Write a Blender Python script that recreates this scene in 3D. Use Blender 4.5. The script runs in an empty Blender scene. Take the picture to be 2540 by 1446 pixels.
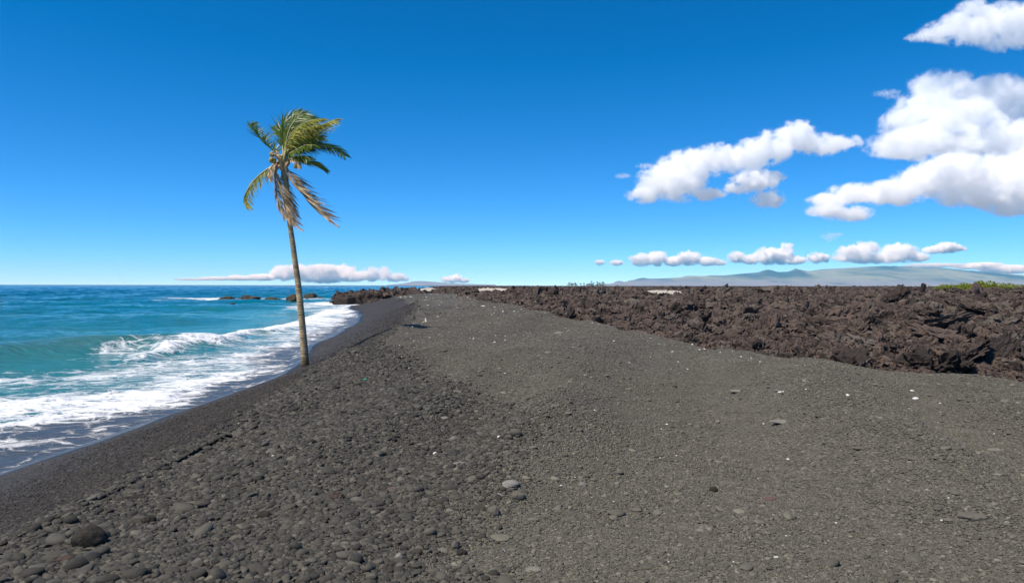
import bpy, bmesh, math, random
import numpy as np
from mathutils import Vector, Matrix, Euler, noise

# ------------------------------------------------------------------ camera, sky, sun, exposure
sc = bpy.context.scene
col = sc.collection
F, W, HT = 1814.0, 2540.0, 1446.0
EYE = 3.3
PITCH = math.atan((HT / 2 - 708.5) / F)
ROLL = math.radians(0.1375)
cam = bpy.data.cameras.new('camera')
cam_ob = bpy.data.objects.new('camera', cam)
col.objects.link(cam_ob)
cam.sensor_width = 36.0
cam.lens = 36.0 * F / W
cam.clip_start, cam.clip_end = 0.05, 200000.0
cam_ob.location = (0, 0, EYE)
CR = Matrix.Rotation(math.pi / 2 - PITCH, 3, 'X') @ Matrix.Rotation(ROLL, 3, 'Z')
cam_ob.rotation_euler = CR.to_euler()
sc.camera = cam_ob

SUN_EL, SHADOW_AZ = math.radians(60), math.radians(53)      # shadows run away from the camera and to the right
SUN_AZ = SHADOW_AZ + math.pi
world = bpy.data.worlds.new('World')
sc.world = world
world.use_nodes = True
wn = world.node_tree
bg = wn.nodes['Background']
sky = wn.nodes.new('ShaderNodeTexSky')
sky.sky_type = 'NISHITA'
sky.sun_disc = False
sky.sun_elevation, sky.sun_rotation = SUN_EL, SUN_AZ
sky.altitude, sky.air_density, sky.dust_density, sky.ozone_density = 6000, 1.0, 0.0, 10.0
sp, cb = wn.nodes.new('ShaderNodeSeparateColor'), wn.nodes.new('ShaderNodeCombineColor')   # the phone's vivid colour: red and green pulled down against blue
wn.links.new(sky.outputs[0], sp.inputs[0])
for ch, k, off in ((0, -0.085, -0.25), (1, -0.035, -0.12)):
    ba = wn.nodes.new('ShaderNodeMath'); ba.operation = 'ADD'; ba.inputs[1].default_value = off
    wn.links.new(sp.outputs[ch], ba.inputs[0])
    ma = wn.nodes.new('ShaderNodeMath'); ma.operation = 'MULTIPLY_ADD'; ma.inputs[1].default_value = k
    wn.links.new(sp.outputs[2], ma.inputs[0]); wn.links.new(ba.outputs[0], ma.inputs[2])
    mx = wn.nodes.new('ShaderNodeMath'); mx.operation = 'MAXIMUM'; mx.inputs[1].default_value = 0.0
    wn.links.new(ma.outputs[0], mx.inputs[0]); wn.links.new(mx.outputs[0], cb.inputs[ch])
wn.links.new(sp.outputs[2], cb.inputs[2])
wn.links.new(cb.outputs[0], bg.inputs['Color'])
bg.inputs['Strength'].default_value = 0.15

sun = bpy.data.lights.new('sun', 'SUN')
sun.energy, sun.angle, sun.color = 4.5, math.radians(0.53), (1.0, 0.93, 0.82)
sun_ob = bpy.data.objects.new('sun', sun)
col.objects.link(sun_ob)
sd = Vector((math.sin(SUN_AZ) * math.cos(SUN_EL), math.cos(SUN_AZ) * math.cos(SUN_EL), math.sin(SUN_EL)))
sun_ob.rotation_euler = sd.to_track_quat('Z', 'Y').to_euler()

vs = sc.view_settings
vs.view_transform, vs.look, vs.exposure, vs.gamma, vs.use_curve_mapping = 'Standard', 'None', 0.35, 1.0, False
cy = sc.cycles
cy.max_bounces, cy.diffuse_bounces, cy.glossy_bounces, cy.transmission_bounces = 34, 3, 3, 3
cy.volume_bounces, cy.transparent_max_bounces = 32, 12
cy.volume_step_rate, cy.volume_max_steps = 0.35, 256
cy.use_denoising = True
cy.sample_clamp_indirect = 8.0

# ------------------------------------------------------------------ helpers
def ray(px, py):
    return CR @ Vector(((px - W / 2) / F, (HT / 2 - py) / F, -1.0))
def at_y(px, py, y):
    d = ray(px, py); k = y / d.y
    return Vector((d.x * k, y, EYE + d.z * k))
def at_z(px, py, z):
    d = ray(px, py); k = (z - EYE) / d.z
    return Vector((d.x * k, d.y * k, z))

rs = np.random.RandomState(7)
rnd = random.Random(11)
_perm = np.random.RandomState(3).rand(4, 256, 256)
def vnoise(x, y, s=0):
    xi, yi = np.floor(x).astype(np.int64), np.floor(y).astype(np.int64)
    fx, fy = x - xi, y - yi
    fx, fy = fx * fx * fx * (fx * (fx * 6 - 15) + 10), fy * fy * fy * (fy * (fy * 6 - 15) + 10)
    t = _perm[s % 4]; o = (s // 4) * 37
    g = lambda a, b: t[(a + o) & 255, (b + o * 3) & 255]
    return (g(xi, yi) * (1 - fx) + g(xi + 1, yi) * fx) * (1 - fy) + (g(xi, yi + 1) * (1 - fx) + g(xi + 1, yi + 1) * fx) * fy - 0.5
def fbm(x, y, scale, octv=4, s=0, gain=0.5):
    v, a, f = 0.0, 1.0, 1.0 / scale
    for i in range(octv):
        v = v + a * vnoise(x * f + 17.3 * i, y * f - 9.1 * i, s + i)
        a *= gain; f *= 2.03
    return v
def ss(a, b, x):
    t = np.clip((x - a) / (b - a), 0, 1)
    return t * t * (3 - 2 * t)

def tag(o, label=None, cat=None, group=None, kind=None):
    if label: o['label'] = label
    if cat: o['category'] = cat
    if group: o['group'] = group
    if kind: o['kind'] = kind
    return o
def link(name, me, parent=None, loc=None):
    o = bpy.data.objects.new(name, me)
    col.objects.link(o)
    if parent: o.parent = parent
    if loc is not None: o.location = loc
    return o
def empty(name, loc):
    o = bpy.data.objects.new(name, None)
    col.objects.link(o); o.location = loc
    return o
def mesh_np(name, verts, faces, mat=None, smooth=True, attrs=None):
    me = bpy.data.meshes.new(name)
    verts = np.asarray(verts, np.float32); faces = np.asarray(faces, np.int32)
    k = faces.shape[1]
    me.vertices.add(len(verts)); me.vertices.foreach_set('co', verts.ravel())
    me.loops.add(faces.size); me.loops.foreach_set('vertex_index', faces.ravel())
    me.polygons.add(len(faces))
    me.polygons.foreach_set('loop_start', np.arange(0, faces.size, k, dtype=np.int32))
    me.polygons.foreach_set('use_smooth', np.full(len(faces), smooth))
    me.update(calc_edges=True)
    for n, a in (attrs or {}).items():
        at = me.attributes.new(n, 'FLOAT', 'POINT'); at.data.foreach_set('value', np.asarray(a, np.float32).ravel())
    if mat: me.materials.append(mat)
    return me
def grid_faces(r, c):
    i = np.arange(r * c).reshape(r, c)
    return np.stack([i[:-1, :-1], i[:-1, 1:], i[1:, 1:], i[1:, :-1]], -1).reshape(-1, 4)

class Mat:
    """small node-tree builder"""
    def __init__(s, name):
        s.m = bpy.data.materials.new(name); s.m.use_nodes = True
        s.t = s.m.node_tree; s.b = s.t.nodes['Principled BSDF']; s.out = s.t.nodes['Material Output']
    def n(s, typ, **kw):
        x = s.t.nodes.new('ShaderNode' + typ)
        for k, v in kw.items():
            if k.startswith('_'): setattr(x, k[1:], v)
            else: s.put(x.inputs[k.replace('__', ' ')], v)
        return x
    def put(s, sock, v):
        if isinstance(v, bpy.types.NodeSocket): s.t.links.new(v, sock)
        elif isinstance(v, bpy.types.Node): s.t.links.new(v.outputs[0], sock)
        else: sock.default_value = v
    def p(s, **kw):
        for k, v in kw.items(): s.put(s.b.inputs[k.replace('__', ' ')], v)
        return s
    def math(s, op, a, b=0.0, c=0.0, clamp=False):
        x = s.t.nodes.new('ShaderNodeMath'); x.operation = op; x.use_clamp = clamp
        for i, v in enumerate((a, b, c)): s.put(x.inputs[i], v)
        return x.outputs[0]
    def mix(s, f, a, b, blend='MIX'):
        x = s.t.nodes.new('ShaderNodeMix'); x.data_type = 'RGBA'; x.blend_type = blend
        s.put(x.inputs[0], f); s.put(x.inputs[6], a); s.put(x.inputs[7], b)
        return x.outputs[2]
    def ramp(s, f, stops):
        x = s.t.nodes.new('ShaderNodeValToRGB'); e = x.color_ramp.elements
        while len(e) < len(stops): e.new(0.5)
        for k, (p, c) in zip(e, stops):
            k.position = p; k.color = (c, c, c, 1) if isinstance(c, (int, float)) else (*c, 1)
        s.put(x.inputs[0], f)
        return x.outputs[0]
    def pos(s): return s.n('NewGeometry').outputs['Position']
    def obj(s): return s.n('TexCoord').outputs['Object']
    def attr(s, name): return s.n('Attribute', _attribute_name=name).outputs['Fac']
    def noise(s, vec, scale, detail=4, rough=0.55, dist=0.0):
        return s.n('TexNoise', Vector=vec, Scale=scale, Detail=detail, Roughness=rough, Distortion=dist).outputs[0]
    def voro(s, vec, scale, feature='F1', out='Distance', rand=1.0):
        return s.n('TexVoronoi', _feature=feature, Vector=vec, Scale=scale, Randomness=rand).outputs[out]
    def scale(s, vec, v): return s.n('Mapping', Vector=vec, Scale=v).outputs[0]
    def bump(s, h, strength, dist, normal=None):
        x = s.n('Bump', Height=h, Strength=strength, Distance=dist)
        if normal is not None: s.put(x.inputs['Normal'], normal)
        return x.outputs[0]

# ------------------------------------------------------------------ materials
def mat_pebble(name, lo, hi, sc_=1.0):
    M = Mat(name)
    r = M.n('ObjectInfo').outputs['Random']
    o = M.obj()
    base = M.ramp(r, [(0, lo), (0.55, tuple((a + b) / 2 for a, b in zip(lo, hi))), (0.93, hi), (1.0, tuple(b * 1.45 for b in hi))])
    nz = M.noise(o, 3.0, 5, 0.65)
    c = M.mix(0.55, base, M.ramp(nz, [(0.25, 0.35), (0.75, 0.75)]), 'OVERLAY')
    M.p(Base__Color=c, Roughness=0.78, Specular__IOR__Level=0.3)
    M.p(Normal=M.bump(M.noise(o, 9.0, 6, 0.7), 0.35, 0.12 * sc_))
    return M.m
PEB_LO, PEB_HI = (0.028, 0.0255, 0.0205), (0.092, 0.083, 0.065)
m_pebble = mat_pebble('dark basalt pebble', PEB_LO, PEB_HI)

def mat_beach():
    M = Mat('black gravel and sand')
    P = M.pos()
    coarse, wet = M.attr('coarse'), M.attr('wet')
    cellc = M.n('TexVoronoi', Vector=P, Scale=85.0).outputs['Color']
    cell = M.n('SeparateColor', Color=cellc).outputs[0]
    big = M.noise(P, 0.35, 5, 0.6)
    mid = M.noise(P, 5.0, 4, 0.6)
    c = M.ramp(cell, [(0.0, (0.055, 0.049, 0.039)), (0.5, (0.100, 0.090, 0.071)), (0.92, (0.134, 0.121, 0.096)), (1.0, (0.18, 0.165, 0.135))])
    c = M.mix(0.5, c, M.ramp(mid, [(0.3, 0.40), (0.7, 0.60)]), 'OVERLAY')
    c = M.mix(0.45, c, M.ramp(M.noise(P, 1.6, 6, 0.75), [(0.32, 0.25), (0.68, 0.72)]), 'OVERLAY')
    c = M.mix(0.7, c, M.ramp(big, [(0.3, 0.40), (0.7, 0.60)]), 'OVERLAY')
    face = M.ramp(M.n('SeparateColor', Color=cellc).outputs[1], [(0.0, (0.016, 0.014, 0.013)), (0.8, (0.040, 0.034, 0.030)), (0.955, (0.060, 0.050, 0.043)), (0.99, (0.30, 0.28, 0.25))])  # rare bright cells are wet glints painted into the colour
    face = M.mix(0.5, face, M.ramp(M.noise(M.scale(P, (2.5, 0.8, 1)), 1.0, 6, 0.75), [(0.32, 0.25), (0.68, 0.72)]), 'OVERLAY')
    c = M.mix(coarse, face, c)
    c = M.mix(wet, c, (0.012, 0.012, 0.013, 1))
    v1 = M.voro(P, 85.0, 'SMOOTH_F1')
    v2 = M.voro(P, 33.0, 'SMOOTH_F1')
    h = M.math('ADD', M.math('MULTIPLY', v1, -0.010), M.math('MULTIPLY', v2, -0.016))
    h = M.math('ADD', h, M.math('MULTIPLY', M.noise(P, 14.0, 5, 0.65), 0.02))
    h = M.math('ADD', h, M.math('MULTIPLY', M.noise(P, 2.2, 4, 0.6), 0.05))
    st = M.math('SUBTRACT', 1.0, M.math('MULTIPLY', wet, 0.85))
    M.p(Base__Color=c, Roughness=M.math('SUBTRACT', 0.8, M.math('MULTIPLY', wet, 0.36)), Specular__IOR__Level=0.35, Normal=M.bump(h, st, 1.0))
    return M.m

def mat_lava(name, tint=1.0, sc_=1.0, inst=True):
    M = Mat(name)
    P = M.pos()
    r = M.n('ObjectInfo').outputs['Random'] if inst else M.noise(P, 0.7 / sc_, 4, 0.6)
    base = M.ramp(r, [(0.0, (0.030 * tint, 0.023 * tint, 0.019 * tint)), (0.35, (0.068 * tint, 0.050 * tint, 0.041 * tint)), (0.8, (0.108 * tint, 0.077 * tint, 0.061 * tint)), (1.0, (0.112 * tint, 0.096 * tint, 0.077 * tint))])
    nz = M.noise(P, 2.3 / sc_, 6, 0.65)
    c = M.mix(0.6, base, M.ramp(nz, [(0.28, 0.3), (0.72, 0.68)]), 'OVERLAY')
    lich = M.ramp(M.noise(P, 0.55 / sc_, 5, 0.7), [(0.58, 0.0), (0.72, 0.45)])
    c = M.mix(lich, c, (0.12, 0.10, 0.07, 1))
    h = M.math('ADD', M.noise(P, 11.0 / sc_, 6, 0.7), M.math('MULTIPLY', M.voro(P, 16.0 / sc_), -0.5))
    M.p(Base__Color=c, Roughness=0.9, Specular__IOR__Level=0.2, Normal=M.bump(h, 0.8, 0.06 * sc_))
    return M.m
m_lava = mat_lava('brown clinker lava')
m_lava_ground = mat_lava('lava ground with gap shade', 0.55, 1.0, False)  # darker than the blocks: crevice shade painted into the ground colour
m_lava_dark = mat_lava('wet black lava', 0.55, 1.0, True)

def mat_simple(name, c1, c2, scale, rough=0.8, bump=0.3, bdist=0.02, spec=0.3, coord='obj'):
    M = Mat(name)
    v = M.obj() if coord == 'obj' else M.pos()
    nz = M.noise(v, scale, 6, 0.65)
    M.p(Base__Color=M.mix(M.ramp(nz, [(0.3, 0.0), (0.7, 1.0)]), (*c1, 1), (*c2, 1)), Roughness=rough, Specular__IOR__Level=spec)
    M.p(Normal=M.bump(M.noise(v, scale * 3, 6, 0.7), bump, bdist))
    return M.m
m_coral = mat_simple('bleached white coral', (0.55, 0.53, 0.47), (0.80, 0.79, 0.75), 3.0, 0.7, 0.4, 0.1)

# ------------------------------------------------------------------ plan of the coast (x is right, y is away, sea level at z = 0)
def curve(pts):
    p = sorted((v.y, v.x) for v in pts)
    Y, X = np.array([a for a, _ in p]), np.array([b for _, b in p])
    k = np.linspace(0, 1, 3)[1:2]
    def f(y):
        a = 0
        for o in (-1.0, -0.5, 0, 0.5, 1.0):
            a = a + np.interp(y + o * np.clip(y * 0.05, 0.4, 6), Y, X)
        return a / 5
    return f
SHORE = [at_z(px, py, 0.25) for px, py in ((20, 1172), (300, 1085), (500, 1003), (640, 952), (735, 916), (780, 853), (821, 836), (856, 820), (882, 805), (900, 791), (895, 781), (878, 768), (862, 758))]
SHORE += [Vector((-7.4, 5, 0)), Vector((-6.6, -6, 0)), Vector((-21.0, 127, 0)), Vector((-19, 140, 0))]
RIDGE = [at_z(px, py, 1.6) for px, py in ((20, 1308), (250, 1213), (530, 1070), (700, 983), (903, 863), (985, 816), (1042, 783), (1070, 766))]
RIDGE = RIDGE[:6] + [Vector((-3.4, 2, 0)), Vector((-3.0, -6, 0)), Vector((-5.7, 43, 0)), Vector((-7.6, 60, 0)), Vector((-11.0, 80, 0)), Vector((-16.5, 105, 0)), Vector((-19.5, 127, 0)), Vector((-18.0, 140, 0))]
EDGE = [at_z(px, py, z) for px, py, z in ((1120, 731, 1.75), (1161, 740, 1.75), (1210, 752, 1.75), (1271, 760, 1.72), (1380, 785, 1.70), (1450, 797, 1.68), (1560, 828, 1.62), (1690, 842, 1.56), (1800, 870, 1.48), (1900, 893, 1.40), (2060, 910, 1.33), (2200, 934, 1.27), (2420, 945, 1.22), (2520, 950, 1.2))]
EDGE_NEAR = [Vector((14.5, 15.0, 0)), Vector((22, 13.0, 0)), Vector((36, 9.0, 0)), Vector((60, -2.0, 0))]
shoreX, ridgeX = curve(SHORE), curve(RIDGE)
crestZ = curve([Vector((v.z, v.y, 0)) for v in EDGE] + [Vector((1.3, 6, 0)), Vector((1.4, -6, 0))])
edgeX = curve(EDGE + EDGE_NEAR)

LAVA_POLY = np.array([(v.x, v.y) for v in reversed(EDGE_NEAR)] + [(v.x, v.y) for v in reversed(EDGE)]
    + [at_z(985, 732, 1.7).xy[:], at_z(923, 738, 1.4).xy[:], at_z(895, 746, 0.9).xy[:], at_z(864, 758, 0.2).xy[:], at_z(838, 752, 0.0).xy[:], at_z(818, 742, 0.0).xy[:],
       (-38, 185), (-34, 215), (-40, 300), (-62, 520), (-95, 900), (-150, 1500), (-240, 2600), (-300, 4200), (5200, 4200), (5200, -2)])
def lava_sd(x, y):
    """distance inside the lava outline (negative outside)"""
    best = np.full(np.shape(x), 1e9); inside = np.zeros(np.shape(x), bool)
    n = len(LAVA_POLY)
    for i in range(n):
        ax, ay = LAVA_POLY[i]; bx, by = LAVA_POLY[(i + 1) % n]
        dx, dy = bx - ax, by - ay
        t = np.clip(((x - ax) * dx + (y - ay) * dy) / (dx * dx + dy * dy), 0, 1)
        best = np.minimum(best, np.hypot(x - ax - t * dx, y - ay - t * dy))
        cr = ((ay > y) != (by > y))
        xx = ax + (y - ay) / np.where(abs(dy) < 1e-9, 1e-9, dy) * dx
        inside ^= cr & (x < xx)
    return np.where(inside, best, -best)

def ground(x, y):
    """height of the beach"""
    S, R, E_ = shoreX(y), ridgeX(y), edgeX(y)
    wob = 0.35 * fbm(x, y, 5.0, 3, 5)
    t = (R + wob - x) / np.maximum(R - S, 0.5)
    face = 1.6 - 1.35 * t + 0.10 * np.sin(np.clip(t, 0, 1) * math.pi) * -1.0
    face = np.maximum(face, -2.5)
    q = np.clip((x - R) / np.maximum(E_ - R, 0.5), 0, 1.6)
    top = 1.56 + (crestZ(y) - 1.56) * ss(0.0, 1.0, q) - 0.55 * ss(0.0, 1.7, x - E_)
    k = 0.06
    h = -k * np.log(np.exp(-np.clip(face, -3, 4) / k) + np.exp(-top / k))
    up = ss(0.45, 1.1, h)
    rough = 0.20 * fbm(x, y, 3.2, 3, 1) + 0.05 * fbm(x + y * 0.5, y * 0.6, 0.9, 3, 6)
    cusp = 0.80 * fbm(x - 0.24 * y + 0.7 * fbm(x, y, 5, 2, 4), y * 0.14, 2.5, 2, 9)
    h = h + up * (rough + cusp * ss(3, 9, y) * (1 - 0.6 * ss(0.55, 1.0, q))) * np.where(q > 0, 1, 0.55)
    shadow_step = ss(0.9, 0.0, np.abs((x - R) - 0.15)) * ss(38, 44, y) * ss(66, 56, y)  # low step on the crest, shaped in for the palm's shadow streak
    h = h + 0.12 * shadow_step * (x > R - 2)
    return h

def coarse_mask(x, y):
    R = ridgeX(y)
    bx = np.interp(y, [0, 8.5, 12.5, 16, 22, 30], [0.1, -0.4, -1.4, -2.7, -3.6, -4.9]) + 0.9 * fbm(x, y, 1.6, 3, 2)
    return ss(0.75, -0.9, x - bx) * ss(-0.4, 0.05, x - R + 0.3 * fbm(x, y, 0.8, 2, 3))

SAND = ((1059, 713.2, 210, 1.8), (1222, 713.8, 210, 4.4), (1652, 719.5, 160, 3.8))
def lava_z(x, y, sd):
    r = np.hypot(x, y)
    edge = np.where(y < 126, np.minimum(ground(np.minimum(x, edgeX(y)), np.clip(y, -5, 126)), 1.7), np.interp(y, [126, 160, 200], [1.5, 1.2, 1.0]))
    rise = np.interp(np.maximum(sd, 0), [0, 2.5, 10, 30, 100, 300, 900, 2500], [-0.42, -0.12, 0.10, 0.30, 0.58, 0.72, 1.0, 1.6])
    left = ss(-0.02, -0.2, x / np.maximum(y, 1)) * ss(90, 140, y)
    rise = rise + left * 0.14 * ss(1, 9, sd)
    a = 0.14 + 0.16 * ss(0, 6, sd) + 0.10 * ss(60, 200, r)
    h = edge + rise + a * (fbm(x, y, 3.5, 5, 2, 0.6) + 0.9 * np.abs(fbm(x, y, 7.0, 4, 7, 0.6)) - 0.2)
    h = h + ss(320, 850, r) * (2.6 * fbm(x, y * 0.5, 95, 4, 4) + 1.2 * fbm(x, y, 24, 4, 8)) * np.interp(x / np.maximum(y, 1), [-0.15, 0.05, 0.3], [0.45, 0.5, 1.0])
    h = h - ss(3, -2, sd) * 0.9 * ss(100, 140, y)
    for pxc, pyc, yc, wd in SAND:
        h = h - 0.55 * ss(wd * 1.3, wd * 0.9, np.abs(x / np.maximum(y, 1) - (pxc - W / 2) / F) * yc) * ss(yc - 95, yc - 60, y) * ss(yc + 14, yc + 4, y)
    return h

# ------------------------------------------------------------------ beach
rows, cols = 620, 300
yy = np.concatenate([np.linspace(-6, 3.2, 40)[:-1], np.geomspace(3.2, 133, rows - 39)])
uu = np.linspace(0, 1, cols)
S_, E_ = shoreX(yy)[:, None] - 6.0, np.minimum(edgeX(yy), 34)[:, None] + 3.0
uw = uu ** 1.0
GX = S_ + (E_ - S_) * uw[None, :]
GY = np.repeat(yy[:, None], cols, 1)
GZ = ground(GX, GY)
shore_wob = lambda y: 0.35 * fbm(y * 0 + 3.0, y, 3.0, 3, 1)
wet = ss(0.4, -0.3, GX - (shoreX(GY) + shore_wob(GY)) + 0.5 * fbm(GX, GY, 1.2, 3, 4))
coarse = ss(-0.55, 0.10, GX - ridgeX(GY) + 0.5 * fbm(GX, GY, 2.5, 4, 3))
m_beach = mat_beach()
beach = link('beach', mesh_np('beach', np.stack([GX, GY, GZ], -1).reshape(-1, 3), grid_faces(rows, cols), m_beach, True, {'wet': wet, 'coarse': coarse}))
tag(beach, kind='structure')

# ------------------------------------------------------------------ lava field ground
nr, na = 620, 560
rr = np.geomspace(9, 4000, nr)
aa = np.linspace(math.radians(-30), math.radians(62), na)
LX = rr[:, None] * np.sin(aa)[None]; LY = rr[:, None] * np.cos(aa)[None]
LSD = lava_sd(LX, LY)
LZ = lava_z(LX, LY, LSD)
fc = grid_faces(nr, na)
fc = fc[(LSD.ravel()[fc] > -1.2).any(1)]
used = np.unique(fc); remap = np.zeros(nr * na, np.int64); remap[used] = np.arange(len(used))
lv = np.stack([LX, LY, LZ], -1).reshape(-1, 3)[used]
lava_field = link('lava_field', mesh_np('lava_field', lv, remap[fc], m_lava_ground, False))
tag(lava_field, kind='structure')

# ------------------------------------------------------------------ sea
def mat_water():
    M = Mat('sea water with foam')
    P = M.pos()
    dep, foam, film, face = M.attr('depth'), M.attr('foam'), M.attr('film'), M.attr('face')
    c = M.ramp(dep, [(0.0, (0.040, 0.175, 0.205)), (0.12, (0.020, 0.185, 0.205)), (0.30, (0.002, 0.135, 0.180)), (0.6, (0.0, 0.062, 0.120)), (1.0, (0.0, 0.025, 0.090))])
    patch = M.noise(M.scale(P, (0.05, 0.11, 1)), 1.0, 5, 0.6)
    c = M.mix(0.55, c, M.ramp(patch, [(0.3, 0.32), (0.7, 0.66)]), 'OVERLAY')
    c = M.mix(M.math('MULTIPLY', face, 0.8), c, (0.035, 0.145, 0.125, 1))
    grit = M.ramp(M.noise(M.scale(P, (4, 12, 1)), 1.0, 6, 0.7), [(0.3, (0.024, 0.023, 0.022)), (0.72, (0.105, 0.098, 0.09))])
    c = M.mix(film, c, grit)
    # lace of foam: cells drawn out along the wave fronts, broken by noise
    wv = M.n('TexNoise', Vector=P, Scale=0.9, Detail=4.0, Roughness=0.6)
    warp = M.n('VectorMath', _operation='MULTIPLY_ADD'); M.put(warp.inputs[0], wv.outputs['Color']); warp.inputs[1].default_value = (1.6, 1.0, 0); M.put(warp.inputs[2], P)
    rot = M.n('Mapping', Vector=warp.outputs[0], Rotation=(0, 0, math.radians(-28)), Scale=(0.62, 0.85, 1.0)).outputs[0]
    l1 = M.voro(rot, 1.5, 'DISTANCE_TO_EDGE'); l2 = M.voro(rot, 4.2, 'DISTANCE_TO_EDGE')
    lace = M.math('MAXIMUM', M.ramp(l1, [(0.0, 1.0), (0.26, 0.0)]), M.math('MULTIPLY', M.ramp(l2, [(0.0, 1.0), (0.30, 0.0)]), 0.8))
    fine = M.noise(rot, 5.0, 7, 0.68)
    cloudy = M.noise(rot, 0.8, 5, 0.6)
    v = M.math('ADD', M.math('MULTIPLY', lace, 0.62), M.math('MULTIPLY', fine, 0.62))
    v = M.math('ADD', v, M.math('MULTIPLY', cloudy, 0.95))
    v = M.math('ADD', v, M.math('MULTIPLY', foam, 1.10))
    mask = M.ramp(M.math('SUBTRACT', v, 1.64), [(0.0, 0.0), (0.18, 0.50), (0.46, 1.0)])
    mask = M.math('MULTIPLY', mask, M.math('MULTIPLY', foam, 6.0, clamp=True))
    # small white caps out at sea
    cap = M.noise(M.scale(P, (0.10, 0.32, 1)), 1.0, 6, 0.62)
    capm = M.math('MULTIPLY', M.ramp(cap, [(0.735, 0.0), (0.76, 1.0)]), M.ramp(dep, [(0.35, 0.0), (0.6, 0.8)]))
    mask = M.math('MAXIMUM', mask, capm)
    c = M.mix(mask, c, (0.82, 0.83, 0.84, 1))
    b1 = M.noise(M.scale(P, (0.45, 1.1, 1)), 1.0, 7, 0.62)
    b2 = M.noise(M.scale(P, (2.2, 4.6, 1)), 1.0, 5, 0.6)
    b3 = M.noise(M.scale(P, (0.05, 0.13, 1)), 1.0, 4, 0.6)
    h = M.math('ADD', M.math('MULTIPLY', b1, 0.55), M.math('MULTIPLY', b2, 0.07))
    h = M.math('ADD', h, M.math('MULTIPLY', b3, M.math('MULTIPLY', dep, 3.0)))
    calm = M.math('SUBTRACT', 1.0, M.math('MULTIPLY', film, 0.75))
    h = M.math('ADD', M.math('MULTIPLY', h, calm), M.math('MULTIPLY', mask, 0.10))
    M.p(Base__Color=c, Roughness=M.math('ADD', M.math('MULTIPLY', mask, 0.7), M.math('MULTIPLY_ADD', film, 0.20, 0.10)), IOR=1.33, Specular__IOR__Level=M.math('SUBTRACT', M.math('MULTIPLY_ADD', film, -0.17, 0.5), M.math('MULTIPLY', mask, 0.2)), Normal=M.bump(h, 1.0, 1.0))
    return M.m

nr, na = 900, 620
rr = np.concatenate([np.geomspace(7.5, 400, 700)[:-1], np.geomspace(400, 6600, 201)])
aa = np.linspace(math.radians(-58), math.radians(2), na)
WX = rr[:, None] * np.sin(aa)[None]; WY = rr[:, None] * np.cos(aa)[None]
SH = shoreX(np.minimum(WY, 127)) + shore_wob(WY) * np.interp(WY, [0, 60, 130], [1, 1.6, 3])
D = SH - WX                                             # metres out from the edge of the wash
Dn = D + 1.5 * fbm(WX, WY, 4.0, 5, 6, 0.6)
def seg(x, y, pts, w):
    best = np.full(np.shape(x), 1e9)
    for (ax, ay), (bx, by) in zip(pts[:-1], pts[1:]):
        dx, dy = bx - ax, by - ay
        t = np.clip(((x - ax) * dx + (y - ay) * dy) / (dx * dx + dy * dy), 0, 1)
        best = np.minimum(best, np.hypot(x - ax - t * dx, y - ay - t * dy))
    return best / w
px0 = lambda *p: [tuple(at_z(a, b, 0.0).xy) for a, b in p]
crest1 = px0((-200, 905), (-60, 893), (60, 880), (180, 872), (290, 866), (370, 862), (430, 857))
crest2 = px0((425, 872), (470, 864), (500, 858), (540, 848), (600, 832))
crest3 = px0((610, 826), (660, 823), (710, 815), (760, 803), (800, 787), (835, 768))
crest4 = px0((350, 893), (400, 880), (430, 873))
wx_, wy_ = WX + 0.9 * fbm(WX, WY, 2.5, 3, 2), WY + 1.6 * fbm(WX, WY, 4.0, 3, 3)
s1, s2, s3, s4 = (seg(wx_, wy_, c, 1.0) for c in (crest1, crest2, crest3, crest4))
swell_ph = (WY * 0.86 - WX * 0.5)
sea = 0.16 * np.sin(swell_ph / 2.9 + 2.2 * fbm(WX, WY, 14, 3, 5)) + 0.22 * np.sin((WY * 0.97 - WX * 0.2) / 5.3 + 2.6 * fbm(WX, WY, 30, 3, 8))
sea = (sea + 0.30 * fbm(WX, WY, 4.5, 5, 11)) * ss(2, 22, D) * np.interp(rr, [0, 60, 300, 2000], [1, 1, 1.5, 1.2])[:, None]
# crest lines, steep towards the beach
sea = sea + 0.62 * np.exp(-(s1 / 1.9) ** 2) * ss(-30.0, -22.0, -np.abs(WX + 22) - 18) + 0.30 * np.exp(-(s2 / 0.9) ** 2) + 0.27 * np.exp(-(s3 / 1.2) ** 2) + 0.22 * np.exp(-(s4 / 0.7) ** 2)
bed = ground(np.maximum(WX, SH - 5.5), np.clip(WY, -5, 132))
film_z = np.interp(D, [-1.0, 0.0, 0.6, 3.0, 6.0], [-0.06, 0.0, 0.014, 0.03, 0.06])
zz = np.where(D < 6, np.maximum(bed + film_z, np.where((D > 0.8) | (bed < 0.03), sea * ss(1.0, 6.0, D) + 0.02, -9)), sea)
zz = np.where(D < -1.0, bed - 0.08, zz)
zz = np.where((WY > 108) & (D < 4), sea * 0.6, zz)
di = np.interp(WY, [0, 15, 17, 20, 23, 30, 45, 60, 75, 90, 120], [3.1, 3.0, 2.8, 2.2, 1.8, 1.6, 2.2, 2.3, 1.4, 0.7, 0.3])
do = np.interp(WY, [0, 15, 28, 33, 40, 50, 65, 90, 120], [12.5, 12.5, 11.5, 10.5, 9.0, 7.0, 6.0, 6.5, 12])
q = (Dn - di) / (do - di)
foam = ss(-1.1, 0.7, Dn - di) * (0.52 * np.clip(1 - q, 0, 1) ** 0.22 + 0.10) * (1 + 0.9 * fbm(WX - WY * 0.4, WY, 5.0, 3, 12)) * ss(1.25, 0.92, q)
foam += 0.20 * np.exp(-((Dn - di - 0.6) / 0.8) ** 2)
foam += 0.35 * ss(0.0, 0.35, D) * ss(di + 0.4, di - 0.6, Dn)
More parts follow.
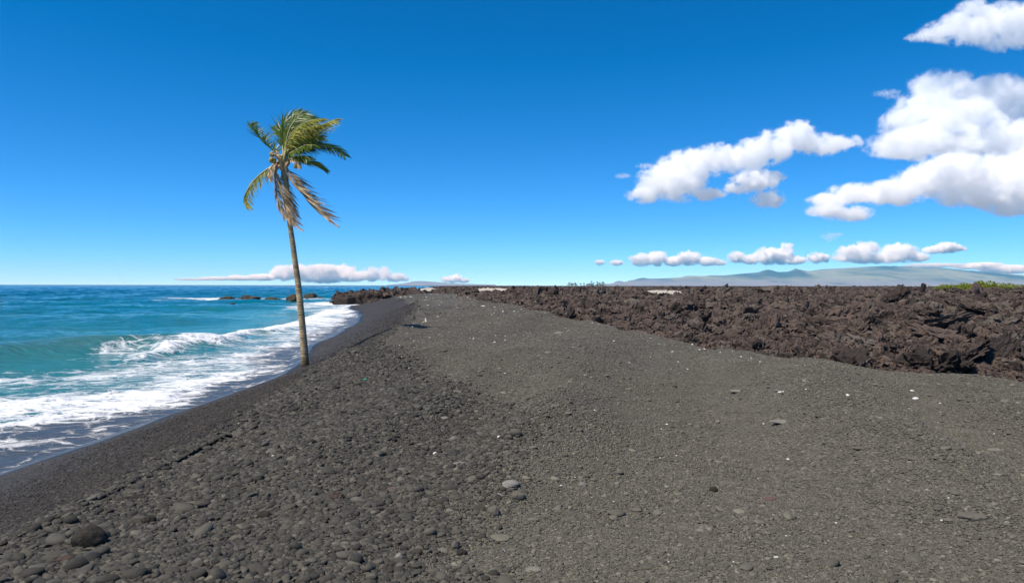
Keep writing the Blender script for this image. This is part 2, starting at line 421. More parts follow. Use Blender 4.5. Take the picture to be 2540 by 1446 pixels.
foam += 0.58 * np.exp(-(s3 / 0.95) ** 2) + 0.45 * np.exp(-(s2 / 0.75) ** 2) + 0.40 * np.exp(-(s4 / 0.6) ** 2)
surf = at_z(500, 742, 0).xy                              # white water on the shoal beside the outer rocks
foam += 0.75 * np.exp(-((WX - surf[0]) / 11) ** 2 - ((WY - surf[1]) / 9) ** 2) + 0.55 * np.exp(-((WX - at_z(395, 746, 0).x) / 9) ** 2 - ((WY - at_z(395, 746, 0).y) / 5) ** 2)
tipp = at_z(830, 752, 0).xy
foam += 0.8 * np.exp(-((WX - tipp[0] + 1) / 6) ** 2 - ((WY - tipp[1]) / 16) ** 2)
foam += 0.5 * ss(6, 0, np.abs(WY - 165)) * ss(-75, -60, WX) * ss(-30, -38, WX)
foam *= np.where(WX > SH + 0.2, 0, 1)
film = ss(di + 0.9, di - 0.3, Dn) * (WY < 112)
face_a = np.exp(-(s1 / 1.9) ** 2) + 0.7 * np.exp(-((s3 - 1.6) / 1.2) ** 2) * (D > 5)
depth = np.interp(np.maximum(D, 0), [0, 6, 14, 30, 80, 300, 1500, 6000], [0, 0.10, 0.2, 0.32, 0.45, 0.62, 0.85, 1.0])
fc = grid_faces(nr, na)
land = ((D < -1.6) & (WY < 128)) | (lava_sd(WX, WY) > 8)
fc = fc[~land.ravel()[fc].all(1)]
sea_ob = link('sea', mesh_np('sea', np.stack([WX, WY, zz], -1).reshape(-1, 3), fc, mat_water(), True, {'depth': depth, 'foam': foam, 'film': film, 'face': np.clip(face_a, 0, 1)}))
tag(sea_ob, kind='structure')

# ------------------------------------------------------------------ far mountains
def mat_mountain():
    M = Mat('grass and lava slopes with painted cloud shade')
    P = M.pos()
    n1 = M.noise(M.scale(P, (1, 0.35, 3.0)), 0.00033, 6, 0.6)
    n2 = M.noise(M.scale(P, (1, 0.4, 2.0)), 0.0011, 6, 0.65)
    c = M.mix(M.ramp(n1, [(0.42, 0.0), (0.56, 1.0)]), (0.23, 0.26, 0.19, 1), (0.055, 0.09, 0.085, 1))  # dark forest patches also paint cloud shadows; bluish tones paint some haze
    z = M.n('SeparateXYZ', Vector=P).outputs[2]
    low = M.math('ADD', M.math('DIVIDE', z, 420.0), M.math('MULTIPLY', M.math('SUBTRACT', n2, 0.5), 0.8))
    c = M.mix(M.ramp(low, [(0.25, 1.0), (0.75, 0.0)]), c, (0.215, 0.21, 0.215, 1))
    c = M.mix(M.ramp(n2, [(0.55, 0.0), (0.7, 0.6)]), c, (0.05, 0.055, 0.045, 1))
    M.p(Base__Color=c, Roughness=0.95, Specular__IOR__Level=0.1)
    return M.m
m_mount = mat_mountain()
def mountain(name, crest, dist, depth, az_pad):
    px = np.array([c[0] for c in crest]); py = np.array([c[1] for c in crest])
    nx, ny = 400, 60
    PX = np.linspace(px[0], px[-1], nx)
    dirs = [ray(a, np.interp(a, px, py)) for a in PX]
    tx = np.array([d.x / d.y for d in dirs]); tz = np.array([d.z / d.y for d in dirs])
    V = np.linspace(0, 1, ny)
    Y = dist - depth + V * depth * 1.3
    X = tx[None] * Y[:, None]
    zc = EYE + tz * dist
    prof = np.where(V < 1 / 1.3, ss(-0.1, 1 / 1.3, V) ** 1.15, 1 - ss(1 / 1.3, 1.25, V))
    base = prof[:, None] * zc[None]
    Z = base + prof[:, None] * (1 - np.abs(prof[:, None] - 0.5) * 2) * (zc[None] * 0.35) * fbm(X, Y[:, None] + X * 0, 2600, 5, 3)
    cones = np.maximum(0, fbm(X, Y[:, None] + X * 0, 900, 3, 9) - 0.28) * 260 * prof[:, None]
    Z = Z + cones * (V[:, None] < 0.7) - 40 * (1 - ss(0, 0.12, V))[:, None]
    o = link(name, mesh_np(name, np.stack([X, np.repeat(Y[:, None], nx, 1), Z], -1).reshape(-1, 3), grid_faces(ny, nx), m_mount))
    return tag(o, kind='structure')
mountain('mountain', [(1440, 709), (1530, 702), (1600, 694), (1640, 691), (1690, 688), (1705, 684), (1740, 685), (1800, 683), (1830, 680), (1850, 678), (1880, 676), (1895, 671), (1905, 669), (1918, 672), (1930, 675), (1955, 674), (1972, 668), (1985, 669), (2005, 673), (2040, 668), (2120, 664), (2190, 660), (2260, 663), (2330, 664), (2395, 671), (2450, 676), (2520, 681), (2640, 690), (2800, 698), (3000, 706)], 31000, 9000, 0)
mountain('mountain', [(960, 707), (1000, 703), (1025, 698), (1045, 697), (1075, 699), (1100, 701), (1150, 704), (1230, 706)], 34500, 4000, 0)
plain = link('plain', mesh_np('plain', [(-3500, 4000, 1.5), (22000, 4000, 1.5), (26000, 35000, 1.5), (-2000, 26000, 1.5)], [(0, 1, 2, 3)], m_mount))
tag(plain, kind='structure')

# ------------------------------------------------------------------ clouds
def mat_cloud(name, dens, r, puffs):
    """vapour that thins out towards the rim of its puffs and is torn by noise"""
    M = Mat(name)
    M.t.nodes.remove(M.b)
    o = M.obj()
    d = None
    for c, h in puffs:
        v = M.n('VectorMath', _operation='MULTIPLY_ADD')
        M.put(v.inputs[0], o); v.inputs[1].default_value = [1 / a for a in h]; v.inputs[2].default_value = [-b / a for a, b in zip(h, c)]
        q = M.n('VectorMath', _operation='LENGTH'); M.put(q.inputs[0], v)
        d = q.outputs['Value'] if d is None else M.math('SMOOTH_MIN', d, q.outputs['Value'], 0.25)
    n1 = M.n('TexNoise', Vector=o, Scale=0.85 / r, Detail=8.0, Roughness=0.62, Distortion=0.25).outputs[0]
    f = M.math('ADD', M.math('SUBTRACT', 1.06, d), M.math('MULTIPLY_ADD', n1, 3.9, -1.97))
    n2 = M.n('TexNoise', Vector=o, Scale=2.6 / r, Detail=6.0, Roughness=0.65).outputs[0]
    f = M.math('ADD', f, M.math('MULTIPLY_ADD', n2, 1.5, -0.75))
    wisp = M.math('ADD', M.math('SUBTRACT', 1.22, d), M.math('MULTIPLY_ADD', n1, 4.5, -2.35))
    den = M.math('ADD', M.math('POWER', M.math('MULTIPLY', f, 1.9, clamp=True), 1.3), M.math('MULTIPLY', M.math('MULTIPLY', wisp, 1.2, clamp=True), 0.05))
    rim = M.math('MULTIPLY', M.math('SUBTRACT', 1.26, d), 4.0, clamp=True)
    den = M.math('MULTIPLY', M.math('MULTIPLY', den, rim), dens)
    v = M.n('VolumePrincipled', Color=(1, 1, 1, 1), Density=den, Anisotropy=-0.1)
    M.t.links.new(v.outputs[0], M.out.inputs['Volume'])
    return M.m
def cloud(puffs, dist, label, group, soft=9.0, seed=1):
    rg = random.Random(seed)
    bm = bmesh.new(); ell = []
    for px, py, rx, ry in puffs:
        c = at_y(px, py, dist + rg.uniform(-0.4, 0.4) * rx / F * dist)
        sx, sz = rx / F * dist, ry / F * dist
        ell.append((c, (sx * 1.08, sx * 0.85, sz * 1.12)))
        bmesh.ops.create_icosphere(bm, subdivisions=3, radius=1, matrix=Matrix.Translation(c) @ Matrix.Diagonal((sx * 1.36, sx * 1.08, sz * 1.42, 1)))
    r = sum(min(h) for c, h in ell) / len(ell)
    me = bpy.data.meshes.new('cloud'); bm.to_mesh(me); bm.free()
    o = bpy.data.objects.new('cloud', me); col.objects.link(o)
    md = o.modifiers.new('union', 'REMESH'); md.mode = 'VOXEL'; md.voxel_size = r / 5
    me2 = bpy.data.meshes.new_from_object(o.evaluated_get(bpy.context.evaluated_depsgraph_get()))
    o.modifiers.clear(); o.data = me2; bpy.data.meshes.remove(me); me2.name = 'cloud'
    cen = Vector(np.mean([v.co[:] for v in me2.vertices], axis=0))
    me2.materials.clear(); me2.materials.append(mat_cloud('cloud vapour', 0.30 * soft / r, r, [(c - cen, h) for c, h in ell]))
    me2.transform(Matrix.Translation(-cen)); o.location = cen
    tag(o, label, 'cloud', group)
    return o
G1, G2 = 'high cumulus clouds over the lava field', 'low cumulus clouds along the skyline'
cloud([(1600, 482, 42, 20), (1640, 455, 55, 36), (1680, 455, 60, 38), (1725, 410, 60, 36), (1690, 425, 60, 40), (1790, 385, 60, 24), (1850, 395, 70, 30), (1900, 365, 60, 32), (1965, 345, 55, 34), (1985, 322, 28, 20), (2040, 360, 60, 24), (2090, 355, 40, 18)], 13000, 'long white cumulus cloud rising in an arch from a rounded lower end', G1, 8, 2)
cloud([(1870, 450, 50, 24), (1820, 470, 24, 12), (1905, 495, 36, 20), (1900, 440, 40, 16), (1760, 482, 34, 14), (1745, 490, 20, 8)], 13000, 'small ragged white cloud just under the arching long cloud', G1, 7, 3)
cloud([(2300, 215, 40, 34), (2350, 240, 70, 50), (2440, 240, 90, 46), (2280, 280, 60, 40), (2380, 290, 110, 40), (2520, 255, 70, 55), (2480, 210, 50, 26), (2230, 310, 45, 26), (2590, 260, 60, 50)], 13500, 'tall billowing white cumulus heap, the biggest upper cloud', G1, 8, 4)
cloud([(2210, 360, 55, 28), (2290, 345, 80, 34), (2380, 355, 100, 36), (2480, 350, 100, 44), (2560, 350, 80, 50), (2260, 375, 60, 20), (2530, 390, 70, 40)], 13000, 'broad white cloud bank lying under the tall cumulus heap', G1, 8, 5)
cloud([(2060, 500, 50, 18), (2130, 480, 70, 22), (2210, 480, 80, 26), (2300, 450, 70, 34), (2360, 430, 80, 40), (2430, 440, 90, 46), (2500, 470, 90, 50), (2570, 470, 80, 55), (2060, 522, 55, 14), (2100, 530, 60, 16), (2420, 480, 80, 30), (2510, 520, 40, 16)], 12600, 'wide flat-bottomed white cloud, the lowest of the big ones', G1, 8, 6)
cloud([(2340, 78, 50, 20), (2400, 70, 60, 36), (2470, 60, 70, 46), (2540, 60, 60, 50), (2500, 100, 40, 26), (2420, 30, 50, 24)], 13000, 'white wind-torn cloud at the top of the sky', G1, 6, 7)
cloud([(2290, 92, 36, 8), (2265, 95, 20, 5)], 13000, 'thin wisp trailing off the topmost cloud', G1, 0.9, 8)
cloud([(2200, 232, 30, 7), (2215, 240, 18, 6)], 13000, 'faint wisp left of the tall cumulus heap', G1, 0.35, 9)
cloud([(1545, 437, 20, 6), (1600, 412, 22, 6)], 13000, 'faint wisp just left of the arching long cloud', G1, 0.5, 10)
cloud([(2058, 588, 20, 12), (2072, 582, 18, 5)], 24000, 'small bluish-grey cloud scrap floating above the low clouds', G2, 0.5, 11)
cloud([(1590, 645, 26, 14), (1630, 641, 26, 16), (1670, 648, 30, 10), (1710, 640, 28, 16), (1750, 648, 30, 10), (1785, 652, 16, 6)], 44000, 'low white double-humped cumulus left of the mountain cones', G2, 14, 12)
cloud([(1826, 638, 20, 12), (1860, 644, 30, 10), (1905, 634, 30, 18), (1930, 636, 34, 18), (1952, 618, 16, 16), (1970, 645, 26, 10), (1910, 620, 12, 8)], 44000, 'low white cumulus with a sharp peak above the cones', G2, 14, 13)
cloud([(2026, 639, 20, 12), (2040, 641, 18, 9)], 44000, 'small round white cloud between two wider low clouds', G2, 14, 14)
cloud([(2100, 628, 26, 16), (2140, 620, 36, 18), (2150, 640, 60, 12), (2230, 624, 40, 18), (2260, 636, 36, 14), (2200, 640, 40, 12), (2090, 640, 20, 10)], 44000, 'long low grey-white cloud right over the mountain top', G2, 10, 15)
cloud([(2315, 620, 22, 8), (2350, 614, 26, 12), (2375, 617, 20, 6)], 44000, 'small white cloud trailing off the long low one', G2, 12, 16)
cloud([(2400, 661, 30, 6), (2440, 658, 40, 6), (2500, 668, 60, 9), (2320, 658, 60, 4)], 52000, 'thin white cloud lying behind the mountain shoulder', G2, 12, 17)
cloud([(1488, 651, 12, 6), (1530, 652, 16, 6)], 44000, 'tiny white cloud scrap far out over the lava', G2, 10, 18)
cloud([(690, 670, 14, 14), (705, 680, 30, 14), (740, 672, 40, 14), (800, 670, 60, 12), (858, 668, 22, 12), (800, 688, 60, 12), (870, 685, 40, 12), (918, 680, 22, 16), (948, 680, 20, 16), (980, 688, 26, 10), (1005, 691, 14, 6)], 58000, 'towering white cloud bank on the sea horizon behind the palm', G2, 12, 19)
cloud([(600, 690, 40, 5), (650, 688, 34, 7), (540, 691, 40, 4), (480, 693, 40, 2.5), (582, 687, 14, 5)], 58000, 'low string of white clouds on the open sea horizon', G2, 12, 20)
cloud([(1120, 693, 24, 7), (1132, 688, 12, 8), (1150, 696, 16, 5)], 58000, 'small white cloud over the end of the lava ridge', G2, 12, 21)

# ------------------------------------------------------------------ scatter by geometry nodes (uncountable stuff) and by copies (pieces one can pick apart)
def scatter(name, pts, rot, scl, idx, variants, mat=None):
    me = bpy.data.meshes.new(name)
    n = len(pts)
    me.vertices.add(n); me.vertices.foreach_set('co', np.asarray(pts, np.float32).ravel())
    for nm, a in (('rot', rot), ('scl', scl)):
        at = me.attributes.new(nm, 'FLOAT_VECTOR', 'POINT'); at.data.foreach_set('vector', np.asarray(a, np.float32).ravel())
    at = me.attributes.new('idx', 'INT', 'POINT'); at.data.foreach_set('value', np.asarray(idx, np.int32))
    o = link(name, me)
    cl = bpy.data.collections.new(name + '_shapes')
    for v in variants:
        cl.objects.link(bpy.data.objects.new(name + '_shape', v))
    ng = bpy.data.node_groups.new(name, 'GeometryNodeTree')
    ng.interface.new_socket('Geometry', in_out='INPUT', socket_type='NodeSocketGeometry')
    ng.interface.new_socket('Geometry', in_out='OUTPUT', socket_type='NodeSocketGeometry')
    N, L = ng.nodes.new, ng.links.new
    gi, go = N('NodeGroupInput'), N('NodeGroupOutput')
    m2p = N('GeometryNodeMeshToPoints'); ci = N('GeometryNodeCollectionInfo'); ip = N('GeometryNodeInstanceOnPoints')
    ci.inputs['Collection'].default_value = cl
    ci.inputs['Separate Children'].default_value = True; ci.inputs['Reset Children'].default_value = True
    def na(nm, t):
        x = N('GeometryNodeInputNamedAttribute'); x.data_type = t; x.inputs['Name'].default_value = nm
        return x.outputs['Attribute']
    L(gi.outputs[0], m2p.inputs['Mesh']); L(m2p.outputs[0], ip.inputs['Points']); L(ci.outputs[0], ip.inputs['Instance'])
    ip.inputs['Pick Instance'].default_value = True
    L(na('idx', 'INT'), ip.inputs['Instance Index']); L(na('rot', 'FLOAT_VECTOR'), ip.inputs['Rotation']); L(na('scl', 'FLOAT_VECTOR'), ip.inputs['Scale'])
    L(ip.outputs[0], go.inputs[0])
    md = o.modifiers.new('scatter', 'NODES'); md.node_group = ng
    return tag(o, kind='stuff')

def pebble_mesh(i, mat, sub=2):
    bm = bmesh.new(); bmesh.ops.create_icosphere(bm, subdivisions=sub, radius=0.5)
    o = Vector((i * 7.3, 3.1, -i * 2.7))
    e = rnd.uniform(2.0, 3.2)
    for v in bm.verts:
        c = v.co.normalized()
        k = (abs(c.x) ** e + abs(c.y) ** e + abs(c.z) ** e) ** (-1 / e)
        v.co = c * 0.5 * (0.45 + 0.55 * k) * (1 + 0.34 * noise.noise(c * 1.3 + o) + 0.13 * noise.noise(c * 3.2 + o))
    me = bpy.data.meshes.new('pebble'); bm.to_mesh(me); bm.free()
    me.polygons.foreach_set('use_smooth', [True] * len(me.polygons)); me.materials.append(mat)
    return me
peb = [pebble_mesh(i, m_pebble) for i in range(9)]

def visible(x, y, pad=0.08):
    return (np.abs(x) < (0.70 + pad) * y + 2.4) & (y > 2.6)
def peb_set(n_per_m2, x0, x1, y0, y1, size_mu, size_sd, mask, flat=(0.45, 0.75)):
    n = int(n_per_m2 * (x1 - x0) * (y1 - y0))
    x = rs.uniform(x0, x1, n); y = rs.uniform(y0, y1, n)
    keep = visible(x, y) & (rs.rand(n) < mask(x, y))
    x, y = x[keep], y[keep]; n = len(x)
    s = size_mu * np.exp(size_sd * rs.randn(n)); s = np.clip(s, size_mu * 0.4, size_mu * 3.0)
    sx = s * rs.uniform(0.95, 1.45, n); sy = s * rs.uniform(0.75, 1.05, n); sz = s * rs.uniform(flat[0], flat[1], n)
    z = ground(x, y) + sz * rs.uniform(0.0, 0.34, n)
    tl = 0.30 * np.clip(0.022 / s, 0.3, 1.0) if mask is not coarse_mask else 0.28
    rot = np.stack([rs.normal(0, 1, n) * tl, rs.normal(0, 1, n) * tl, rs.uniform(0, 6.28, n)], -1)
    return np.stack([x, y, z], -1), rot, np.stack([sx, sy, sz], -1)

A = peb_set(4800, -4.8, 1.5, 2.7, 9.5, 0.0205, 0.45, coarse_mask, (0.4, 0.75))
A2 = peb_set(1700, -5.5, 1.5, 9.5, 20, 0.027, 0.45, coarse_mask)
B = peb_set(240, -4.6, 1.6, 3.4, 17, 0.042, 0.40, coarse_mask, (0.4, 0.8))
# the 300 that show largest are pieces of the beach one can pick up
BP, BR, BS = (np.concatenate([a, b, c]) for a, b, c in zip(A, A2, B))
big = np.argsort(-(BS.prod(1) ** (1 / 3)) / BP[:, 1])[:300]
rest = np.ones(len(BP), bool); rest[big] = False
for i in big:
    o = link('pebble', peb[int(i) % 9], beach, BP[i])
    o.rotation_euler = BR[i]; o.scale = BS[i]
scatter('pebbles', BP[rest], BR[rest], BS[rest], rs.randint(0, 9, rest.sum()), peb)
fine_mask = lambda x, y: np.clip(1 - coarse_mask(x, y) * 0.9, 0, 1) * (x > ridgeX(y) - 0.25) * (lava_sd(x, y) < 0.2)
Gv = [peb_set(6400, -1.2, 8.4, 2.7, 6.4, 0.0136, 0.36, fine_mask, (0.4, 0.7)), peb_set(3400, -3.0, 10.5, 6.4, 9.6, 0.0158, 0.38, fine_mask, (0.4, 0.7)), peb_set(2000, -4.6, 14.5, 9.6, 17, 0.0150, 0.38, fine_mask, (0.35, 0.65)),
      peb_set(14, -3.0, 12, 3.4, 16, 0.05, 0.35, fine_mask, (0.3, 0.55)), peb_set(460, -9, 9, 17, 36, 0.023, 0.4, fine_mask, (0.35, 0.6)), peb_set(70, -14, 5, 36, 75, 0.055, 0.4, fine_mask, (0.3, 0.5)), peb_set(22, -26, 2, 75, 126, 0.12, 0.4, fine_mask, (0.25, 0.4))]
face_m = lambda x, y: ss(-4.8, -0.2, x - ridgeX(y)) ** 1.5 * 0.8 * (x > shoreX(y) + 0.4) * (x < ridgeX(y) + 0.2)
Fv = [np.concatenate(z) for z in zip(peb_set(2600, -10, -3.0, 4.0, 17, 0.016, 0.42, face_m, (0.4, 0.7)), peb_set(500, -10, -3, 17, 30, 0.026, 0.4, face_m, (0.4, 0.7)), peb_set(110, -18, -3, 30, 70, 0.05, 0.4, face_m, (0.3, 0.5)))]
GP, GR, GS = (np.concatenate(z) for z in zip(*Gv))
m_gravel = mat_pebble('dry grey gravel', (0.070, 0.063, 0.048), (0.140, 0.126, 0.096))
peb_dry = [p.copy() for p in peb]
for p in peb_dry: p.materials.clear(); p.materials.append(m_gravel)
scatter('gravel', GP, GR, GS, rs.randint(0, 9, len(GP)), peb_dry)
m_face = mat_pebble('damp black pebble', (0.018, 0.016, 0.014), (0.062, 0.053, 0.043))
peb_face = [p.copy() for p in peb]
for p in peb_face: p.materials.clear(); p.materials.append(m_face)
scatter('damp_gravel', *Fv, rs.randint(0, 9, len(Fv[0])), peb_face)

# ------------------------------------------------------------------ lava blocks
def lava_mesh(i, kind, sub=4, mat=None):
    bm = bmesh.new(); bmesh.ops.create_icosphere(bm, subdivisions=sub, radius=0.5)
    o = Vector((i * 5.1, -i * 3.3, 8.8 + i))
    st = {'block': (1, 1, 0.85), 'slab': (1.25, 0.85, 0.30), 'spike': (0.7, 0.6, 1.25)}[kind]
    for v in bm.verts:
        c = v.co.normalized()
        d = 1 + 0.75 * noise.noise(c * 1.4 + o) + 0.5 * (0.5 - abs(noise.noise(c * 2.6 + o))) + 0.30 * noise.noise(c * 5.5 + o) + 0.22 * noise.noise(c * 11 + o)
        w_ = noise.cell(c * 2.2 + o) * 0.13
        v.co = Vector((c.x * st[0], c.y * st[1], c.z * st[2])) * 0.5 * (d + w_)
    me = bpy.data.meshes.new('lava_block'); bm.to_mesh(me); bm.free()
    me.materials.append(mat or m_lava)
    return me
kinds = ['block'] * 6 + ['slab'] * 4 + ['spike'] * 2
lava_hi = [lava_mesh(i, k, 4) for i, k in enumerate(kinds)]
lava_lo = [lava_mesh(i, k, 3) for i, k in enumerate(kinds)]
def lava_set(n, rlo, rhi, smu, ssd, inner=-0.25, pw=1.0, sink=(-0.12, 0.28)):
    u = rs.rand(n)
    r = (rlo ** pw + (rhi ** pw - rlo ** pw) * u) ** (1 / pw)
    a = rs.uniform(math.radians(-20), math.radians(41), n)
    x, y = r * np.sin(a), r * np.cos(a)
    sd_ = lava_sd(x, y)
    k = sd_ > inner
    x, y, sd_ = x[k], y[k], sd_[k]; n = len(x)
    s = np.clip(smu * np.exp(ssd * rs.randn(n)), smu * 0.3, smu * 2.1) * ss(-0.6, 1.2, sd_)
    z = lava_z(x, y, sd_) + s * rs.uniform(*sink, n)
    rot = np.stack([rs.normal(0, 0.5, n), rs.normal(0, 0.5, n), rs.uniform(0, 6.28, n)], -1)
    sc3 = s[:, None] * rs.uniform(0.75, 1.3, (n, 3))
    return np.stack([x, y, z], -1), rot, sc3
near = [lava_set(110000, 13, 42, 0.155, 0.45), lava_set(3600, 14, 45, 0.36, 0.40, 0.3)]
LP, LR, LS = (np.concatenate(z) for z in zip(*near))
size_px = LS.max(1) / LP[:, 1] * (np.abs(LP[:, 0]) < 0.71 * LP[:, 1])
bigl = np.argsort(-size_px)[:300]
lrest = np.ones(len(LP), bool); lrest[bigl] = False
lidx = rs.randint(0, 12, len(LP))
for i in bigl:
    o = link('lava_block', lava_hi[lidx[i]], lava_field, LP[i])
    o.rotation_euler = LR[i]; o.scale = LS[i]
scatter('lava_rubble', LP[lrest], LR[lrest], LS[lrest], lidx[lrest], lava_lo)
far = [lava_set(130000, 40, 175, 0.34, 0.40, -0.3, 1.3), lava_set(2500, 90, 260, 0.85, 0.3, 0.5, 1.3), lava_set(60000, 170, 800, 0.75, 0.4, 0.5, 0.8)]
LP, LR, LS = (np.concatenate(z) for z in zip(*far))
scatter('lava_rubble', LP, LR, LS, rs.randint(0, 12, len(LP)), lava_lo)

# ------------------------------------------------------------------ stones, slabs and driftwood that stand out
def gz(x, y): return float(ground(np.array([x]), np.array([y]))[0])
def on_beach(px, py):
    z = 1.5
    for _ in range(12):
        p = at_z(px, py, z); z = 0.5 * z + 0.5 * gz(p.x, p.y)
    return at_z(px, py, z)
def stone(px, py, wpx, hpx, mat, label, cat='stone', name='stone', yaw=0.0, flat=0.6, seed=1, rough=0.0, group=None):
    p = on_beach(px, py + hpx * 0.25)
    r = (p - Vector((0, 0, EYE))).length
    w_, d_ = wpx / F * r, wpx / F * r * 0.75
    h_ = max(hpx / F * r * 0.85, 0.25 * w_) * (flat / 0.6)
    bm = bmesh.new(); bmesh.ops.create_icosphere(bm, subdivisions=4, radius=0.5)
    o = Vector((seed * 3.7, seed * 1.9, -seed))
    for v in bm.verts:
        c = v.co.normalized()
        k = 1 + 0.20 * noise.noise(c * 1.2 + o) + 0.07 * noise.noise(c * 3 + o) + rough * (0.22 * noise.noise(c * 4.5 + o) + 0.14 * noise.noise(c * 9 + o))
        if rough > 0.9: k += 0.12 * noise.cell(c * 2 + o)
        v.co = Vector((c.x * w_, c.y * d_, c.z * h_)) * 0.5 * k
    me = bpy.data.meshes.new(name); bm.to_mesh(me); bm.free()
    me.polygons.foreach_set('use_smooth', [rough < 0.9] * len(me.polygons)); me.materials.append(mat)
    ob = link(name, me, None, (p.x, p.y, gz(p.x, p.y) + h_ * (0.20 if flat > 0.45 else 0.05))); ob.rotation_euler = (0, 0, yaw)
    return tag(ob, label, cat, group)
def smat(name, c1, c2, sc_=14.0, b=0.4):
    return mat_simple(name, c1, c2, sc_, 0.85, b, 0.016, 0.2)
s_dark = smat('vesicular black basalt', (0.016, 0.014, 0.011), (0.06, 0.052, 0.04), 26, 1.0)
s_grey = smat('grey basalt', (0.085, 0.075, 0.060), (0.13, 0.117, 0.094))
s_pale = smat('pale grey stone', (0.14, 0.128, 0.105), (0.20, 0.185, 0.155))
s_speck = smat('speckled pale stone', (0.11, 0.10, 0.085), (0.30, 0.28, 0.24), 60)
s_brown = smat('brown clinker stone', (0.055, 0.040, 0.032), (0.095, 0.07, 0.055), 30, 0.8)
s_red = smat('reddish cinder stone', (0.09, 0.055, 0.05), (0.15, 0.095, 0.085), 30, 0.7)
stone(222, 1342, 66, 54, s_dark, 'big rounded black boulder, the largest loose rock on the beach', 'boulder', 'boulder', 0.35, 0.8, 3, 0.16)
SG = 'stones that stand out of the gravel'
for i, (px, py, w_, h_, m_, yaw, fl, ro, lab) in enumerate([
    (1266, 1198, 48, 26, s_speck, 0.7, 0.5, 0.15, 'long pale speckled stone leaning beside a round brown-grey one'),
    (1285, 1229, 34, 30, s_grey, 0.2, 0.6, 0.0, 'round brown-grey stone just below the long pale speckled one'),
    (1225, 1270, 30, 30, s_grey, 0.0, 0.7, 0.5, 'pitted round grey stone in the middle of the coarse pebbles'),
    (1102, 1036, 24, 14, s_pale, 0.1, 0.5, 0.0, 'smooth pale oval stone farthest up the pebble bank'),
    (1126, 1087, 20, 17, s_pale, 0.3, 0.6, 0.0, 'smooth pale round stone below the pale oval one'),
    (1142, 1146, 34, 17, s_pale, 0.3, 0.35, 0.2, 'flat pale chipped stone among coarse pebbles'),
    (831, 1233, 42, 26, s_brown, 0.1, 0.7, 0.9, 'rough dark brown clinker lump among grey pebbles'),
    (990, 1386, 20, 22, s_speck, 0.4, 0.8, 0.8, 'knobbly black and white stone near the bottom edge'),
    (1322, 1408, 42, 20, s_pale, 0.2, 0.45, 0.0, 'large pale oval stone at the border of pebbles and gravel'),
    (2412, 1273, 54, 30, s_grey, -0.2, 0.35, 0.1, 'large flat dark grey stone alone on the fine gravel'),
    (2468, 1113, 28, 12, s_pale, 0.0, 0.4, 0.0, 'pale oval stone on the fine gravel by the right edge'),
    (2264, 1134, 26, 16, s_grey, 0.2, 0.35, 0.1, 'flat grey stone sunk in gravel left of the pale oval'),
    (1910, 1236, 28, 15, s_red, 0.1, 0.5, 0.1, 'brownish oval stone on fine gravel above a small pale one'),
    (1893, 1254, 14, 10, s_pale, 0.1, 0.5, 0.0, 'small pale stone touching the brownish oval one'),
    (1738, 1311, 24, 16, s_pale, 0.4, 0.35, 0.3, 'angular bluish-grey chip of stone on fine gravel'),
    (1770, 1212, 24, 20, s_dark, 0.7, 0.5, 0.4, 'dark wedge-shaped stone on the fine gravel'),
    (1815, 1195, 32, 16, s_grey, 0.1, 0.4, 0.2, 'grey stone behind the dark wedge-shaped one'),
    (1942, 1040, 58, 24, s_pale, -0.5, 0.25, 0.25, 'pale flat slab of stone half buried in the gravel'),
    (1832, 967, 40, 9, s_pale, -0.1, 0.3, 0.2, 'pale thin flat stone near the lava border'),
    (1445, 1200, 18, 16, s_pale, 0.0, 0.5, 0.0, 'round pale stone alone right of the pebble border'),
    (550, 1068, 32, 12, s_dark, 0.2, 0.6, 0.2, 'dark flat stone perched on the ridge above wet sand'),
    (462, 1144, 30, 14, s_grey, 0.3, 0.5, 0.0, 'flat oval grey stone just inside the pebble ridge'),
    (486, 1183, 22, 16, s_grey, 0.1, 0.6, 0.0, 'plump grey stone below the flat oval one'),
    (368, 1293, 30, 24, s_dark, 0.2, 0.8, 0.3, 'black upright stone casting a shadow above the boulder'),
    (344, 1232, 32, 16, s_dark, 0.1, 0.6, 0.2, 'dark stone lying on the ridge above the boulder'),
    (655, 1278, 28, 20, s_dark, -0.3, 0.8, 0.3, 'dark stone casting a long shadow on coarse pebbles'),
    (586, 1335, 30, 20, s_grey, 0.4, 0.6, 0.5, 'pitted grey stone right of the boulder'),
    (162, 1386, 36, 24, s_brown, 0.2, 0.5, 0.8, 'crumbly brown-grey stone left under the boulder'),
    (1055, 1240, 20, 16, s_grey, 0.0, 0.6, 0.0, 'small grey stone between clinker lump and speckled stone'),
    (975, 1213, 32, 18, s_red, 0.2, 0.5, 0.2, 'reddish-grey angular stone among coarse pebbles'),
    (1130, 1353, 26, 28, s_grey, 1.2, 0.7, 0.0, 'upright egg-shaped grey stone near a dark twin'),
    (1145, 1370, 26, 22, s_dark, 0.6, 0.6, 0.0, 'dark egg-shaped stone touching its grey neighbour'),
    (1387, 828, 26, 12, s_pale, 0.3, 0.5, 0.4, 'pale lump of stone half way up the berm by the lava'),
    (951, 885, 14, 9, s_dark, 0.0, 0.9, 0.5, 'small black rock on the upper pebble bank'),
]):
    stone(px, py, w_, h_, m_, lab, 'stone', 'stone', yaw, fl, 20 + i, ro, SG)

